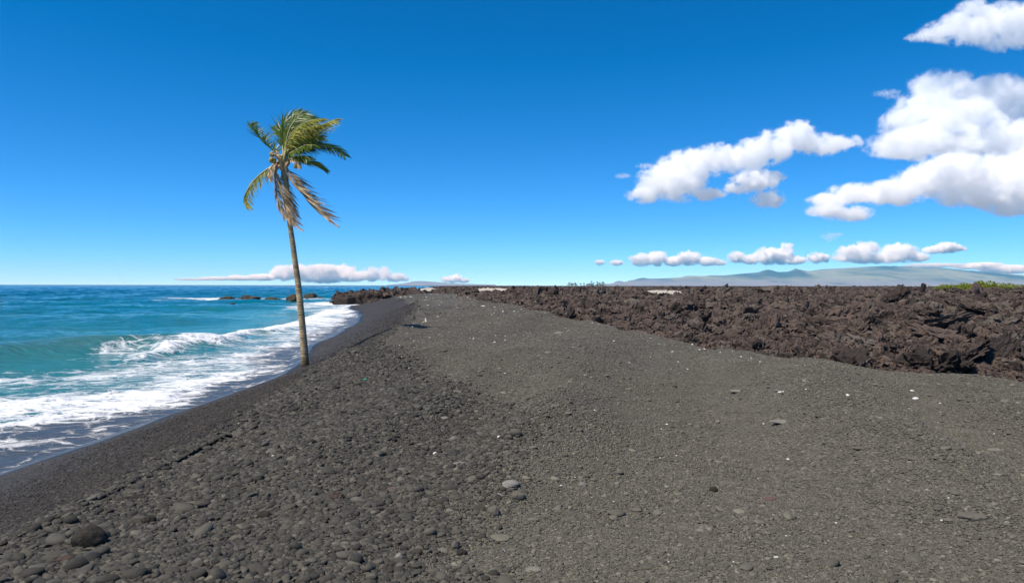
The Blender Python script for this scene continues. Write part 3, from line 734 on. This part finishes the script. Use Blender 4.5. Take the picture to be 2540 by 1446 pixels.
def coral_mesh(i):
    me = peb[i].copy(); me.name = 'coral_bit'; me.materials.clear(); me.materials.append(m_coral)
    return me
coral = [coral_mesh(i) for i in range(9)]
cg = 'white coral bits lying on the gravel'
for i, (px, py, w_, lab) in enumerate([(1238, 1085, 10, 'white coral bit right of the pale round stone on the pebble bank'), (1079, 1126, 11, 'cream coral bit alone above the flat pale chipped stone'), (1239, 1229, 10, 'white coral bit under the long pale speckled stone'), (1249, 1368, 9, 'white coral bit by the large pale oval stone near the bottom'),
    (1392, 1206, 8, 'white coral bit left of the round pale stone on fine gravel'), (1934, 974, 9, 'round white coral bit nearest the thin flat stone by the lava'), (1955, 1140, 8, 'white coral bit alone on fine gravel above the brownish oval stone'), (2271, 990, 14, 'long white coral bit, the biggest near the lava edge'), (2262, 970, 9, 'white coral bit just behind the biggest one near the lava edge'), (2103, 981, 8, 'slim white coral bit between thin flat stone and biggest coral bit'),
    (994, 888, 11, 'white coral bit beside the small black rock on the pebble bank'), (1227, 850, 7, 'white coral bit high on the berm, farthest from the water'), (676, 1133, 10, 'white coral bit on the pebble bank right of the flat oval stone'), (276, 1378, 11, 'white coral bit beside the big rounded boulder'), (1925, 1384, 9, 'white coral bit nearest the bottom edge on fine gravel')]):
    p = on_beach(px, py)
    o = link('coral_bit', coral[i % 9], None, p + Vector((0, 0, 0.006)))
    k = w_ / F * p.y; o.scale = (k * 1.15, k * 0.9, k * 0.6); o.rotation_euler = (rnd.uniform(-.3, .3), rnd.uniform(-.3, .3), rnd.uniform(0, 6))
    tag(o, lab, 'coral', cg)
anyw = lambda x, y: (x > ridgeX(y) - 0.3) * (lava_sd(x, y) < 2.0) * 1.0
pts_ = [(1943, 972), (1678, 1131), (1266, 1025), (2178, 984), (2332, 1001), (2467, 1077), (1895, 1052), (1999, 966), (1998, 908), (1886, 898), (1827, 1315), (1863, 1330), (1950, 1330), (1660, 1395), (1654, 1053), (1640, 1065), (1475, 1018), (1014, 914), (1014, 922), (1023, 811), (1252, 927), (1197, 1000), (958, 1025), (888, 1083), (333, 1291), (549, 1247), (232, 1247), (884, 881), (1065, 1130), (1425, 1185), (2074, 1298), (2287, 1297), (2353, 1236), (1717, 855), (1735, 868), (1668, 873)]
pp = [on_beach(*q) for q in pts_]
CV = [peb_set(5, -4, 10, 3.6, 18, 0.0085, 0.4, anyw), peb_set(1.2, -8, 9, 18, 40, 0.03, 0.4, anyw), peb_set(0.30, -22, 4, 40, 95, 0.08, 0.4, anyw, (0.3, 0.5)), peb_set(0.45, -24, -2, 85, 126, 0.09, 0.45, anyw, (0.3, 0.5))]
CV.append((np.array([p[:] for p in pp]) + (0, 0, 0.005), rs.uniform(-0.4, 0.4, (len(pp), 3)), np.array([[0.0030 * p.y * a for a in (1.1, 0.9, 0.6)] for p in pp])))
CP, CRt, CS = (np.concatenate(z) for z in zip(*CV))
scatter('coral_grit', CP, CRt, CS, rs.randint(0, 9, len(CP)), coral)

def lava_slab(px, py, y, size, rot, label, seed, mat=None):
    p = at_y(px, py, y)
    bm = bmesh.new(); bmesh.ops.create_icosphere(bm, subdivisions=5, radius=0.5)
    o = Vector((seed * 2.7, -seed, seed * 0.6))
    for v in bm.verts:
        c = v.co.normalized()
        e = 5.0
        k = (abs(c.x) ** e + abs(c.y) ** e + abs(c.z) ** e) ** (-1 / e)
        d = 1 + 0.5 * noise.noise(c * 1.6 + o) + 0.3 * noise.noise(c * 4 + o) + 0.2 * noise.noise(c * 8 + o) + 0.12 * noise.noise(c * 17 + o) + 0.08 * noise.cell(c * 3.1 + o)
        v.co = Vector((c.x * size[0], c.y * size[1], c.z * size[2])) * 0.5 * k * d
    me = bpy.data.meshes.new('lava_slab'); bm.to_mesh(me); bm.free(); me.materials.append(mat or m_lava)
    ob = link('lava_slab', me, None, p); ob.rotation_euler = [math.radians(a) for a in rot]
    return tag(ob, label, 'lava slab', 'large slabs in the lava rubble')
lava_slab(2385, 893, 18.0, (1.25, 0.6, 0.2), (-26, -28, 8), 'long lava slab tilted steeply with a black shaded underside', 1)
lava_slab(2340, 800, 24.0, (1.3, 0.65, 0.22), (-24, -12, -5), 'broad tilted lava slab with a dark overhang in the rubble', 2)
lava_slab(2160, 862, 21.0, (1.2, 0.9, 0.36), (14, 6, 20), 'smooth grey lava slab lying flat above a dark hollow', 3, mat_lava('grey smooth lava', 1.15, 2.0))
lava_slab(2330, 835, 21.5, (1.2, 0.8, 0.34), (20, 12, -10), 'small brown lava slab under the broad tilted one', 4)
lava_slab(2420, 768, 29.0, (1.1, 0.8, 0.3), (10, 4, 30), 'low grey lava hump farther back among the rubble', 5)
lava_slab(2225, 731, 40.0, (1.3, 0.8, 0.35), (10, -30, 10), 'dark lava ledge breaking the skyline of the field', 6)
lava_slab(2290, 714, 60.0, (0.3, 0.28, 0.6), (0, 12, 20), 'upright lava spike standing against the far mountain', 7)

# sea rocks
def sea_rock(px, py, wpx, hpx, label, seed, mat):
    p = at_z(px, py + hpx * 0.5, 0.0)
    w_, h_ = wpx / F * p.y, hpx / F * p.y
    bm = bmesh.new(); bmesh.ops.create_icosphere(bm, subdivisions=4, radius=0.5)
    o = Vector((seed * 4.1, seed, -seed * 2.2))
    for v in bm.verts:
        c = v.co.normalized()
        d = 1 + 0.35 * noise.noise(c * 1.5 + o) + 0.22 * noise.noise(c * 3.6 + o) + 0.13 * noise.noise(c * 8 + o) + 0.07 * noise.cell(c * 3 + o)
        v.co = Vector((c.x * w_, c.y * w_ * 0.8, c.z * h_ * 2.0)) * 0.5 * d
    me = bpy.data.meshes.new('sea_rock'); bm.to_mesh(me); bm.free(); me.materials.append(mat)
    me.polygons.foreach_set('use_smooth', [True] * len(me.polygons))
    ob = link('sea_rock', me, None, (p.x, p.y, 0.0))
    return tag(ob, label, 'rock', 'wave-washed rocks off the lava point')
m_searock = mat_simple('olive brown wet rock', (0.018, 0.017, 0.013), (0.075, 0.062, 0.035), 1.2, 0.75, 0.8, 0.12)
for i, a in enumerate([(566, 739, 36, 7, 'low flat black rock, the farthest out to sea'), (617, 740, 52, 14, 'olive-brown rounded rock with a flat top out at sea'), (676, 742, 40, 9, 'low dark rock just left of the palm trunk'), (729, 741, 40, 15, 'dark rock partly hidden behind the palm trunk'), (770, 735, 36, 15, 'smooth humped grey rock right of the palm trunk'), (795, 739, 14, 6, 'small dark rock beside the smooth humped one'), (576, 753, 12, 4, 'tiny dark rock awash nearer than the others'), (822, 751, 12, 4, 'small black rock in the foam below the lava point'), (556, 747, 26, 3, 'thin dark rock just breaking the surface')]):
    sea_rock(*a, i + 1, m_searock)

# driftwood and a scrap of green plastic
def tube(name, pts, rad, mat, parent=None, n=12, cap=True):
    bm = bmesh.new(); rings = []
    pts = [Vector(p) for p in pts]
    for i, p in enumerate(pts):
        t = (pts[min(i + 1, len(pts) - 1)] - pts[max(i - 1, 0)]).normalized()
        a = t.cross(Vector((0.1, 0.9, 0.3))).normalized(); b = t.cross(a)
        rings.append([bm.verts.new(p + (a * math.cos(k * 2 * math.pi / n) + b * math.sin(k * 2 * math.pi / n)) * rad[i]) for k in range(n)])
    for r0, r1 in zip(rings[:-1], rings[1:]):
        for k in range(n): bm.faces.new((r0[k], r0[(k + 1) % n], r1[(k + 1) % n], r1[k]))
    if cap: bm.faces.new(rings[-1]); bm.faces.new(rings[0][::-1])
    bm.normal_update()
    me = bpy.data.meshes.new(name); bm.to_mesh(me); bm.free()
    me.polygons.foreach_set('use_smooth', [len(f.vertices) == 4 for f in me.polygons]); me.materials.append(mat)
    return link(name, me, parent)
m_wood = mat_simple('sun bleached wood', (0.34, 0.29, 0.2), (0.55, 0.49, 0.36), 6.0, 0.8, 0.4, 0.01)
m_dark_end = mat_simple('dark wood end', (0.012, 0.011, 0.01), (0.03, 0.028, 0.025), 9.0, 0.9, 0.4, 0.01)  # near-black wood for one end of the stick
p0, p1 = on_beach(1057, 804), on_beach(1050, 794)
stick = empty('driftwood', p0)
dv = (p1 - p0); dv.z = 0; dv = dv.normalized() * min(dv.length, 0.9)
tube('shaft', [(0, 0, 0.06), dv * 0.5 + Vector((0, 0, 0.12)), dv + Vector((0, 0, 0.22))], [0.055, 0.045, 0.035], m_wood, stick)
tube('dark_end', [-dv.normalized() * 0.10 + Vector((0, 0, 0.055)), -dv.normalized() * 0.02 + Vector((0, 0, 0.06))], [0.05, 0.06], m_dark_end, stick)
tag(stick, 'short pale driftwood stick with a dark end on the berm', 'driftwood')
pg = on_beach(906, 944)
gp = link('plastic_scrap', peb[2].copy(), None, pg + Vector((0, 0, 0.02))); gp.data.name = 'plastic_scrap'
gp.data.materials.clear(); gp.data.materials.append(mat_simple('green plastic', (0.02, 0.22, 0.14), (0.06, 0.40, 0.28), 2.0, 0.35, 0.1, 0.01)); gp.scale = (0.06, 0.05, 0.04)
tag(gp, 'small green plastic scrap on the pebble bank by the palm', 'plastic scrap')

# ------------------------------------------------------------------ the coconut palm
PY = 26.6
def mat_leaf(name, c1, c2, transl=0.35):
    M = Mat(name)
    r = M.noise(M.pos(), 3.0, 3, 0.6)
    c = M.mix(M.ramp(r, [(0.35, 0.0), (0.65, 1.0)]), (*c1, 1), (*c2, 1))
    M.p(Base__Color=c, Roughness=0.42, Specular__IOR__Level=0.5)
    tr = M.n('BsdfTranslucent', Color=c)
    mx = M.n('MixShader'); mx.inputs[0].default_value = transl
    M.t.links.new(M.b.outputs[0], mx.inputs[1]); M.t.links.new(tr.outputs[0], mx.inputs[2]); M.t.links.new(mx.outputs[0], M.out.inputs['Surface'])
    return M.m
m_green = mat_leaf('green palm leaf', (0.055, 0.12, 0.010), (0.18, 0.23, 0.022))
m_yellow = mat_leaf('yellow green palm leaf', (0.20, 0.22, 0.02), (0.44, 0.39, 0.06))
m_brown = mat_leaf('dead brown palm leaf', (0.22, 0.135, 0.065), (0.56, 0.40, 0.22), 0.2)
m_rachis = mat_simple('pale yellow leaf stalk', (0.30, 0.28, 0.10), (0.45, 0.40, 0.18), 4.0, 0.5, 0.1, 0.01)
m_rachis_d = mat_simple('dry brown leaf stalk', (0.36, 0.23, 0.13), (0.60, 0.42, 0.26), 4.0, 0.7, 0.2, 0.01)

def mat_trunk():
    M = Mat('ringed palm trunk')
    o = M.obj()
    z = M.n('SeparateXYZ', Vector=o).outputs[2]
    n1 = M.noise(M.scale(o, (3, 3, 9)), 1.0, 6, 0.7)
    n2 = M.noise(o, 1.1, 4, 0.6)
    c = M.ramp(n1, [(0.3, (0.14, 0.088, 0.045)), (0.50, (0.45, 0.315, 0.165)), (0.72, (0.62, 0.47, 0.28))])
    c = M.mix(M.ramp(n2, [(0.45, 0.0), (0.68, 0.55)]), c, (0.12, 0.085, 0.05, 1))
    c = M.mix(M.ramp(M.math('ADD', z, M.math('MULTIPLY', n1, 0.8)), [(0.0, 1.0), (0.35, 0.9), (1.0, 0.0)]), c, (0.095, 0.055, 0.030, 1))
    M.p(Base__Color=c, Roughness=0.85, Specular__IOR__Level=0.2, Normal=M.bump(n1, 0.6, 0.03))
    return M.m
pbase = at_y(758, 911, PY); pbase.z = gz(pbase.x, pbase.y) - 0.02
palm = empty('coconut_palm', pbase)
tag(palm, 'lone windblown coconut palm with a slender leaning trunk at the water edge', 'palm tree')
tp = [(758, 914, 10.2), (757, 903, 10.2), (755, 870, 9.4), (752, 830, 8.8), (748, 785, 8.4), (743, 735, 8.0), (738, 690, 7.6), (732, 650, 7.2), (727, 610, 6.9), (721, 570, 6.6), (716, 530, 6.4), (712, 490, 6.4), (710, 455, 6.8), (707, 425, 7.5), (705, 400, 7.0)]
tk = np.array(tp); sv = np.linspace(0, 1, len(tk))
rng_n = 330
pts, rad = [], []
for i in range(rng_n):
    t = i / (rng_n - 1)
    px, py, r = (np.interp(t, sv, tk[:, j]) for j in range(3))
    p = at_y(px, py, PY) - pbase
    k = (i % 3)
    ringy = (1.0, 1.10, 0.94)[k] * (1 + 0.03 * math.sin(i * 1.7) + 0.02 * rnd.uniform(-1, 1))
    pts.append(p); rad.append(0.94 * r / F * PY * ringy * (1 + 0.28 * math.exp(-i / 9)))
pts[0].z = -0.15
tube('trunk', pts, rad, mat_trunk(), palm, 20)

CRN = np.array((704, 395.0))
def frond(pxs, dy, mat, rmat, n, ln, name='frond', droop=0.35, wind=0.5, spread=0.8, width=0.036, seed=0, tipn=1.0, side=(1, 1), prof=None, label=None, start=0.12):
    """a leaf: an arching stalk with two rows of leaflets combed by the wind"""
    g = random.Random(seed)
    P = [at_y(560 + a / 4.017, 240 + b / 4.017, PY + dy * (i / (len(pxs) - 1)) ** 1.2) for i, (a, b) in enumerate(pxs)]
    # smooth the stalk
    Q = []
    for i in range(len(P) - 1):
        a, b, c, d = P[max(i - 1, 0)], P[i], P[i + 1], P[min(i + 2, len(P) - 1)]
        for k in range(8):
            t = k / 8
            Q.append(0.5 * ((2 * b) + (c - a) * t + (2 * a - 5 * b + 4 * c - d) * t * t + (3 * b - a - 3 * c + d) * t ** 3))
    Q.append(P[-1])
    org = Q[0]
    fr = tube(name, [q - pbase for q in Q], [0.032 * (1 - 0.85 * i / len(Q)) + 0.004 for i in range(len(Q))], rmat, palm, 6)
    seglen = [0.0]
    for a, b in zip(Q[:-1], Q[1:]): seglen.append(seglen[-1] + (b - a).length)
    L = seglen[-1]
    vs_, fs_ = [], []
    wv, gv = Vector((1, 0.25, 0.06)), Vector((0, 0, -1))
    for sgn in (1, -1):
        if side[0 if sgn > 0 else 1] <= 0: continue
        m = int(1.3 * n * side[0 if sgn > 0 else 1])
        for j in range(m):
            t = start + (1 - start) * (j + g.uniform(-0.3, 0.3)) / m
            t = min(max(t, 0.02), 0.995)
            s = t * L
            i = min(max(np.searchsorted(seglen, s) - 1, 0), len(Q) - 2)
            f = (s - seglen[i]) / max(seglen[i + 1] - seglen[i], 1e-6)
            p = Q[i].lerp(Q[i + 1], f); T = (Q[i + 1] - Q[i]).normalized()
            up = Vector((0.15, -0.55, 0.8)); S = T.cross(up)
            S = S.normalized() if S.length > 1e-3 else Vector((1, 0, 0)); N = S.cross(T)
            ll = ln * (math.sin(math.pi * (0.10 + 0.80 * t ** 0.85)) ** 0.7) * g.uniform(0.8, 1.15) * (tipn if t > 0.8 else 1)
            d = (T * 0.62 + S * sgn * spread * g.uniform(0.8, 1.15) + N * 0.12 + wv * wind * g.uniform(0.6, 1.3) + gv * droop * 0.5 + Vector((g.gauss(0, .09), g.gauss(0, .12), g.gauss(0, .09)))).normalized()
            wd = width * g.uniform(0.8, 1.1)
            wdir = d.cross(Vector((g.gauss(0, .5), -1, g.gauss(0.3, .5)))).normalized()
            q = p.copy(); b0 = len(vs_)
            for k in range(5):
                u = k / 4
                ww = wd * (0.55, 1.0, 0.85, 0.5, 0.06)[k] * 0.5
                vs_ += [q - wdir * ww - pbase, q + wdir * ww - pbase]
                d = (d + (gv * droop * 0.32 + wv * wind * 0.13) * (0.4 + u)).normalized()
                q = q + d * ll / 4
            fs_ += [(b0 + 2 * k, b0 + 2 * k + 1, b0 + 2 * k + 3, b0 + 2 * k + 2) for k in range(4)]
    lf = link('leaflets', mesh_np('leaflets', [v[:] for v in vs_], fs_, mat), fr)
    lf['kind'] = 'stuff'
    if label: fr['label'] = label
    return fr
# (points are in the close-up of the crown: stalk traced from the base outwards)
K = dict
frond([(560, 600), (510, 565), (440, 510), (350, 420), (275, 335), (243, 285), (290, 270)], 0.5, m_green, m_rachis, 44, 0.48, droop=0.1, wind=0.6, spread=0.5, seed=1)
frond([(575, 590), (568, 500), (562, 400), (566, 310), (600, 235), (660, 180), (735, 148)], 0.9, m_green, m_rachis, 50, 0.72, droop=0.25, wind=0.55, spread=0.7, seed=2)
frond([(590, 590), (600, 500), (640, 400), (700, 320), (780, 265), (870, 235), (930, 225)], -1.2, m_yellow, m_rachis, 54, 0.80, droop=0.35, wind=0.5, spread=0.75, seed=3)
frond([(600, 590), (650, 520), (720, 450), (810, 380), (900, 320), (1000, 265), (1085, 228)], -0.6, m_yellow, m_rachis, 54, 0.78, droop=0.45, wind=0.45, spread=0.7, seed=4)
frond([(590, 590), (610, 480), (640, 370), (690, 280), (760, 225), (840, 210), (910, 225)], 1.2, m_green, m_rachis, 54, 0.80, droop=0.3, wind=0.5, spread=0.8, seed=5)
frond([(600, 590), (640, 540), (700, 480), (770, 430), (840, 420), (890, 440)], 0.8, m_green, m_rachis, 44, 0.72, droop=0.45, wind=0.5, spread=0.8, seed=6)
frond([(610, 600), (690, 555), (800, 515), (900, 490), (1010, 497), (1110, 535), (1185, 592)], -0.3, m_green, m_rachis, 56, 0.66, droop=0.45, wind=0.35, spread=0.8, seed=7)
frond([(610, 620), (690, 620), (780, 640), (860, 655), (930, 690), (1000, 736)], 0.4, m_yellow, m_rachis, 40, 0.50, droop=0.4, wind=0.45, spread=0.6, seed=8)
frond([(600, 620), (670, 600), (740, 590), (800, 600), (840, 620)], -0.9, m_green, m_rachis, 34, 0.5, droop=0.5, wind=0.45, spread=0.7, seed=9)
frond([(545, 660), (470, 690), (390, 740), (300, 815), (230, 905), (190, 990), (193, 1065), (222, 1108)], -0.4, m_yellow, m_rachis, 46, 0.55, droop=0.45, wind=0.5, spread=0.35, seed=10, side=(0.8, 1))
frond([(600, 590), (680, 505), (780, 440), (880, 395), (960, 400)], 0.5, m_green, m_rachis, 46, 0.7, droop=0.45, wind=0.45, spread=0.75, seed=21)
frond([(600, 570), (660, 470), (730, 395), (800, 335), (880, 300), (965, 285)], -0.9, m_yellow, m_rachis, 48, 0.75, droop=0.4, wind=0.45, spread=0.8, seed=22)
frond([(595, 600), (650, 560), (720, 520), (800, 485), (860, 490)], -1.1, m_green, m_rachis, 40, 0.62, droop=0.5, wind=0.4, spread=0.8, seed=23)
frond([(580, 590), (600, 460), (630, 340), (680, 250), (750, 190), (800, 170)], 0.3, m_green, m_rachis, 50, 0.75, droop=0.3, wind=0.5, spread=0.8, seed=24)
frond([(560, 600), (590, 480), (570, 400), (540, 330), (515, 290)], 1.4, m_green, m_rachis, 36, 0.6, droop=0.3, wind=0.4, spread=0.7, seed=11)
frond([(570, 590), (600, 520), (660, 430), (740, 350), (820, 300), (880, 290)], 0.2, m_green, m_rachis, 46, 0.75, droop=0.4, wind=0.5, spread=0.8, seed=17)
DB = 'dead brown frond hanging down'
frond([(575, 650), (595, 700), (610, 770), (680, 880), (780, 985), (860, 1075), (960, 1170), (1050, 1250), (1130, 1306)], -0.8, m_brown, m_rachis_d, 38, 0.85, droop=0.30, wind=0.75, spread=0.45, seed=12, tipn=0.25, label='dead brown frond hanging to the windward side, tip bare')
frond([(540, 680), (500, 760), (520, 850), (555, 960), (590, 1080), (650, 1210), (700, 1280), (772, 1340)], -0.6, m_brown, m_rachis_d, 36, 0.66, droop=0.5, wind=0.42, spread=0.4, seed=13, tipn=0.3, label=DB)
frond([(530, 670), (490, 740), (490, 850), (510, 990), (545, 1120), (600, 1205), (655, 1250)], -0.3, m_brown, m_rachis_d, 30, 0.55, droop=0.55, wind=0.35, spread=0.4, seed=14, label=DB)
frond([(590, 680), (640, 760), (700, 850), (760, 960), (830, 1060), (900, 1130)], 0.3, m_brown, m_rachis_d, 30, 0.75, droop=0.35, wind=0.7, spread=0.4, seed=15, label=DB)
frond([(540, 640), (470, 680), (430, 750), (440, 830)], -0.5, m_brown, m_rachis_d, 30, 0.36, droop=0.5, wind=0.3, spread=0.3, seed=16, label=DB)
frond([(560, 700), (560, 800), (600, 900), (640, 1010), (660, 1120), (745, 1215)], 0.4, m_brown, m_rachis_d, 26, 0.5, droop=0.5, wind=0.4, spread=0.35, seed=18, tipn=0.4, label=DB)
frond([(540, 640), (500, 600), (470, 570), (440, 560)], -0.6, m_brown, m_rachis_d, 22, 0.28, droop=0.5, wind=0.5, spread=0.3, seed=19, label='short dead brown frond stub')
frond([(590, 650), (650, 620), (700, 640), (720, 700)], -0.6, m_brown, m_rachis_d, 26, 0.34, droop=0.6, wind=0.3, spread=0.35, seed=20, label='short dead brown frond stub')
# leaf sheaths and husk round the growing tip, and the nuts
for i in range(16):
    a = rnd.uniform(0, 6.28); h0 = rnd.uniform(0.0, 0.9)
    c = at_y(560 + 575 / 4.017, 240 + (760 - h0 * 190) / 4.017, PY) - pbase
    d = Vector((math.cos(a), math.sin(a), rnd.uniform(0.5, 1.6)))
    tube('leaf_sheath', [c + d * 0.05, c + d * 0.17, c + d * 0.30 + Vector((0, 0, 0.05))], [0.075, 0.055, 0.02], m_rachis_d if i % 3 else m_rachis, palm, 6)
m_nut = mat_simple('yellow green coconut husk', (0.22, 0.16, 0.03), (0.40, 0.29, 0.05), 5.0, 0.5, 0.1, 0.01)
for px, py, dy in ((462, 575, -0.3), (458, 632, -0.35), (482, 642, -0.3), (700, 690, -0.25)):
    c = at_y(560 + px / 4.017, 240 + py / 4.017, PY + dy) - pbase
    o = link('coconut', peb[int(px) % 9].copy(), palm, c); o.data.name = 'coconut'; o.data.materials.clear(); o.data.materials.append(m_nut); o.scale = (0.17, 0.17, 0.21)

# ------------------------------------------------------------------ far vegetation and sand
m_far_leaf = mat_leaf('far palm leaf', (0.022, 0.042, 0.012), (0.045, 0.075, 0.02), 0.05)
m_far_trunk = mat_simple('far palm trunk', (0.12, 0.1, 0.08), (0.2, 0.17, 0.13), 1.0)
DP = 1450.0
def far_palm(px, top_py, seed, label):
    g = random.Random(seed)
    b = at_y(px, 709, DP); t = at_y(px + g.uniform(-1.5, 1.5), top_py + 3, DP)
    b.z = 3.0
    root = empty('palm_tree', b)
    tube('trunk', [(0, 0, -0.5), (t - b) * 0.5 + Vector((g.uniform(-.3, .3), 0, 0)), t - b], [0.6, 0.45, 0.35], m_far_trunk, root, 7)
    v, f = [], []
    for k in range(15):
        a = g.uniform(0, 6.28); d = Vector((math.cos(a), math.sin(a), g.uniform(-0.2, 1.6))).normalized(); q = t - b
        s = d.cross(Vector((0, 0, 1))).normalized()
        i0 = len(v)
        for j in range(5):
            w_ = (0.2, 0.65, 0.75, 0.55, 0.1)[j]
            v += [(q + s * w_ - Vector((0, 0, .25 * w_)))[:], (q + Vector((0, 0, .1)))[:], (q - s * w_ - Vector((0, 0, .25 * w_)))[:]]
            q = q + d * g.uniform(0.55, 0.8); d = (d + Vector((0.12, 0, -0.26))).normalized()
        for j in range(4):
            for m_ in (0, 1):
                f.append((i0 + 3 * j + m_, i0 + 3 * j + m_ + 1, i0 + 3 * j + m_ + 4, i0 + 3 * j + m_ + 3))
    link('crown', mesh_np('crown', v, f, m_far_leaf), root)
    tag(root, label, 'palm tree', 'far coconut palms beyond the lava')
nth = ['first', 'second', 'third', 'fourth', 'fifth', 'sixth', 'seventh', 'eighth', 'ninth', 'tenth', 'eleventh', 'twelfth']
for i, (px, ty) in enumerate([(1411, 701.5), (1418, 704), (1428, 702), (1441, 704), (1449, 703), (1457, 705), (1467, 698), (1472, 701.5), (1482, 699.5), (1488, 702), (1493, 699), (1498, 701.5)]):
    far_palm(px, ty - 2.2, i + 5, nth[i] + ' palm from the seaward end of the distant grove')

def shrub(px, py0, wpx, hpx, y, label, seed, mat, group, n=1500, dep=0.8):
    g = np.random.RandomState(seed)
    b = at_y(px, py0, y); w_, h_ = wpx / F * y, hpx / F * y
    u = g.rand(n); th = g.rand(n) * 6.283; ph = np.arccos(g.rand(n))
    rr_ = 0.55 + 0.45 * g.rand(n) ** 0.4
    lump = 1 + 0.35 * np.sin(th * 3 + seed) * np.sin(ph * 4)
    x = w_ / 2 * rr_ * np.sin(ph) * np.cos(th) * lump; yv = w_ * dep / 2 * rr_ * np.sin(ph) * np.sin(th); z = h_ * rr_ * np.cos(ph) * lump
    s = h_ * 0.11 * g.uniform(0.6, 1.4, n)
    a = g.normal(size=(n, 3)); a /= np.linalg.norm(a, axis=1)[:, None]
    c = np.cross(a, g.normal(size=(n, 3))); c /= np.linalg.norm(c, axis=1)[:, None]
    P = np.stack([x, yv, z], -1)
    v = np.stack([P + a * s[:, None], P + c * s[:, None] * 0.6, P - a * s[:, None], P - c * s[:, None] * 0.6], 1).reshape(-1, 3)
    root = empty('shrub', b)
    link('foliage', mesh_np('foliage', v, np.arange(n * 4).reshape(n, 4), mat), root)
    tube('stem', [(0, 0, -h_ * 0.4), (w_ * 0.03, 0, h_ * 0.3), (w_ * 0.05, 0, h_ * 0.6)], [h_ * 0.06, h_ * 0.045, h_ * 0.02], m_far_trunk, root, 6)
    return tag(root, label, 'shrub', group)
m_shrub = mat_leaf('yellow green shrub leaf', (0.16, 0.20, 0.015), (0.28, 0.32, 0.035), 0.25)
m_shrub2 = mat_leaf('pale grove undergrowth', (0.10, 0.14, 0.03), (0.17, 0.21, 0.05), 0.25)
SGp = 'yellow-green shrubs on the lava horizon'
for i, (px, py0, w_, h_, lb) in enumerate([(2350, 719, 60, 8, 'low yellow-green shrub at the seaward end of the row'), (2400, 719, 90, 11, 'yellow-green shrub second along the row on the lava'), (2440, 719, 80, 15, 'tallest yellow-green shrub in the middle of the row'), (2490, 720, 70, 11, 'yellow-green shrub right after the tallest one'), (2540, 720, 70, 9, 'last yellow-green shrub, running out of the frame')]):
    shrub(px, py0 - 1, w_, h_ + 3, 140, lb, i + 1, m_shrub, SGp, 2200)
for i, (px, w_, lb) in enumerate([(1421, 26, 'pale bush at the foot of the seaward far palms'), (1464, 18, 'pale bush below the tallest far palm'), (1489, 26, 'pale bush at the foot of the inland far palms')]):
    shrub(px, 708.5, w_, 6.0, DP - 12, lb, i + 40, m_shrub2, 'bushes under the far palms', 500)
m_sand = mat_simple('white coral sand', (0.36, 0.32, 0.26), (0.52, 0.47, 0.40), 0.05, 0.9, 0.2, 0.1, 0.2, 'pos')
def sand_patch(x0, x1, py0, py1, y):
    a, b = at_y(x0, py1, y), at_y(x1, py0, y)
    n = 60; v, f = [], []
    for i in range(n + 1):
        t = i / n; x = a.x + (b.x - a.x) * t; e = math.sin(math.pi * t) ** 0.4
        z1 = a.z + (b.z - a.z) * e * (0.72 + 0.5 * noise.noise((i * 0.23, y, x0 * 0.1)) + 0.2 * noise.noise((i * 0.9, y, x0)))
        v += [(x, y - 8, a.z - 0.5), (x, y + 4 * e, z1), (x, y + 25, a.z - 0.5)]
    for i in range(n):
        for k in (0, 1): f.append((3 * i + k, 3 * i + 3 + k, 3 * i + 4 + k, 3 * i + 1 + k))
    return tag(link('sand_patch', mesh_np('sand_patch', v, f, m_sand)), kind='structure')
for pxc, pyc, yc, wd in SAND:
    sand_patch(pxc - wd / yc * F, pxc + wd / yc * F, pyc - 0.4, pyc + 4, yc)

# ------------------------------------------------------------------ sea air: one closed box of pale haze; clouds and sky stay outside it
def haze(x0, x1, y0, y1, z0, z1, dens):
    v = [(x, y, z) for x in (x0, x1) for y in (y0, y1) for z in (z0, z1)]
    me = bpy.data.meshes.new('haze'); me.from_pydata(v, [], [(0, 1, 3, 2), (4, 6, 7, 5), (0, 4, 5, 1), (2, 3, 7, 6), (0, 2, 6, 4), (1, 5, 7, 3)])
    M = Mat('sea haze'); M.t.nodes.remove(M.b)
    v_ = M.n('VolumePrincipled', Color=(0.12, 0.55, 1.0, 1), Density=dens, Anisotropy=0.0)
    v_.inputs['Absorption Color'].default_value = (1, 1, 1, 1)
    M.t.links.new(v_.outputs[0], M.out.inputs['Volume'])
    me.materials.append(M.m)
    return tag(link('haze', me), kind='stuff')
haze(-42000, 42000, -4000, 37500, -60, 980, 2.0e-5)
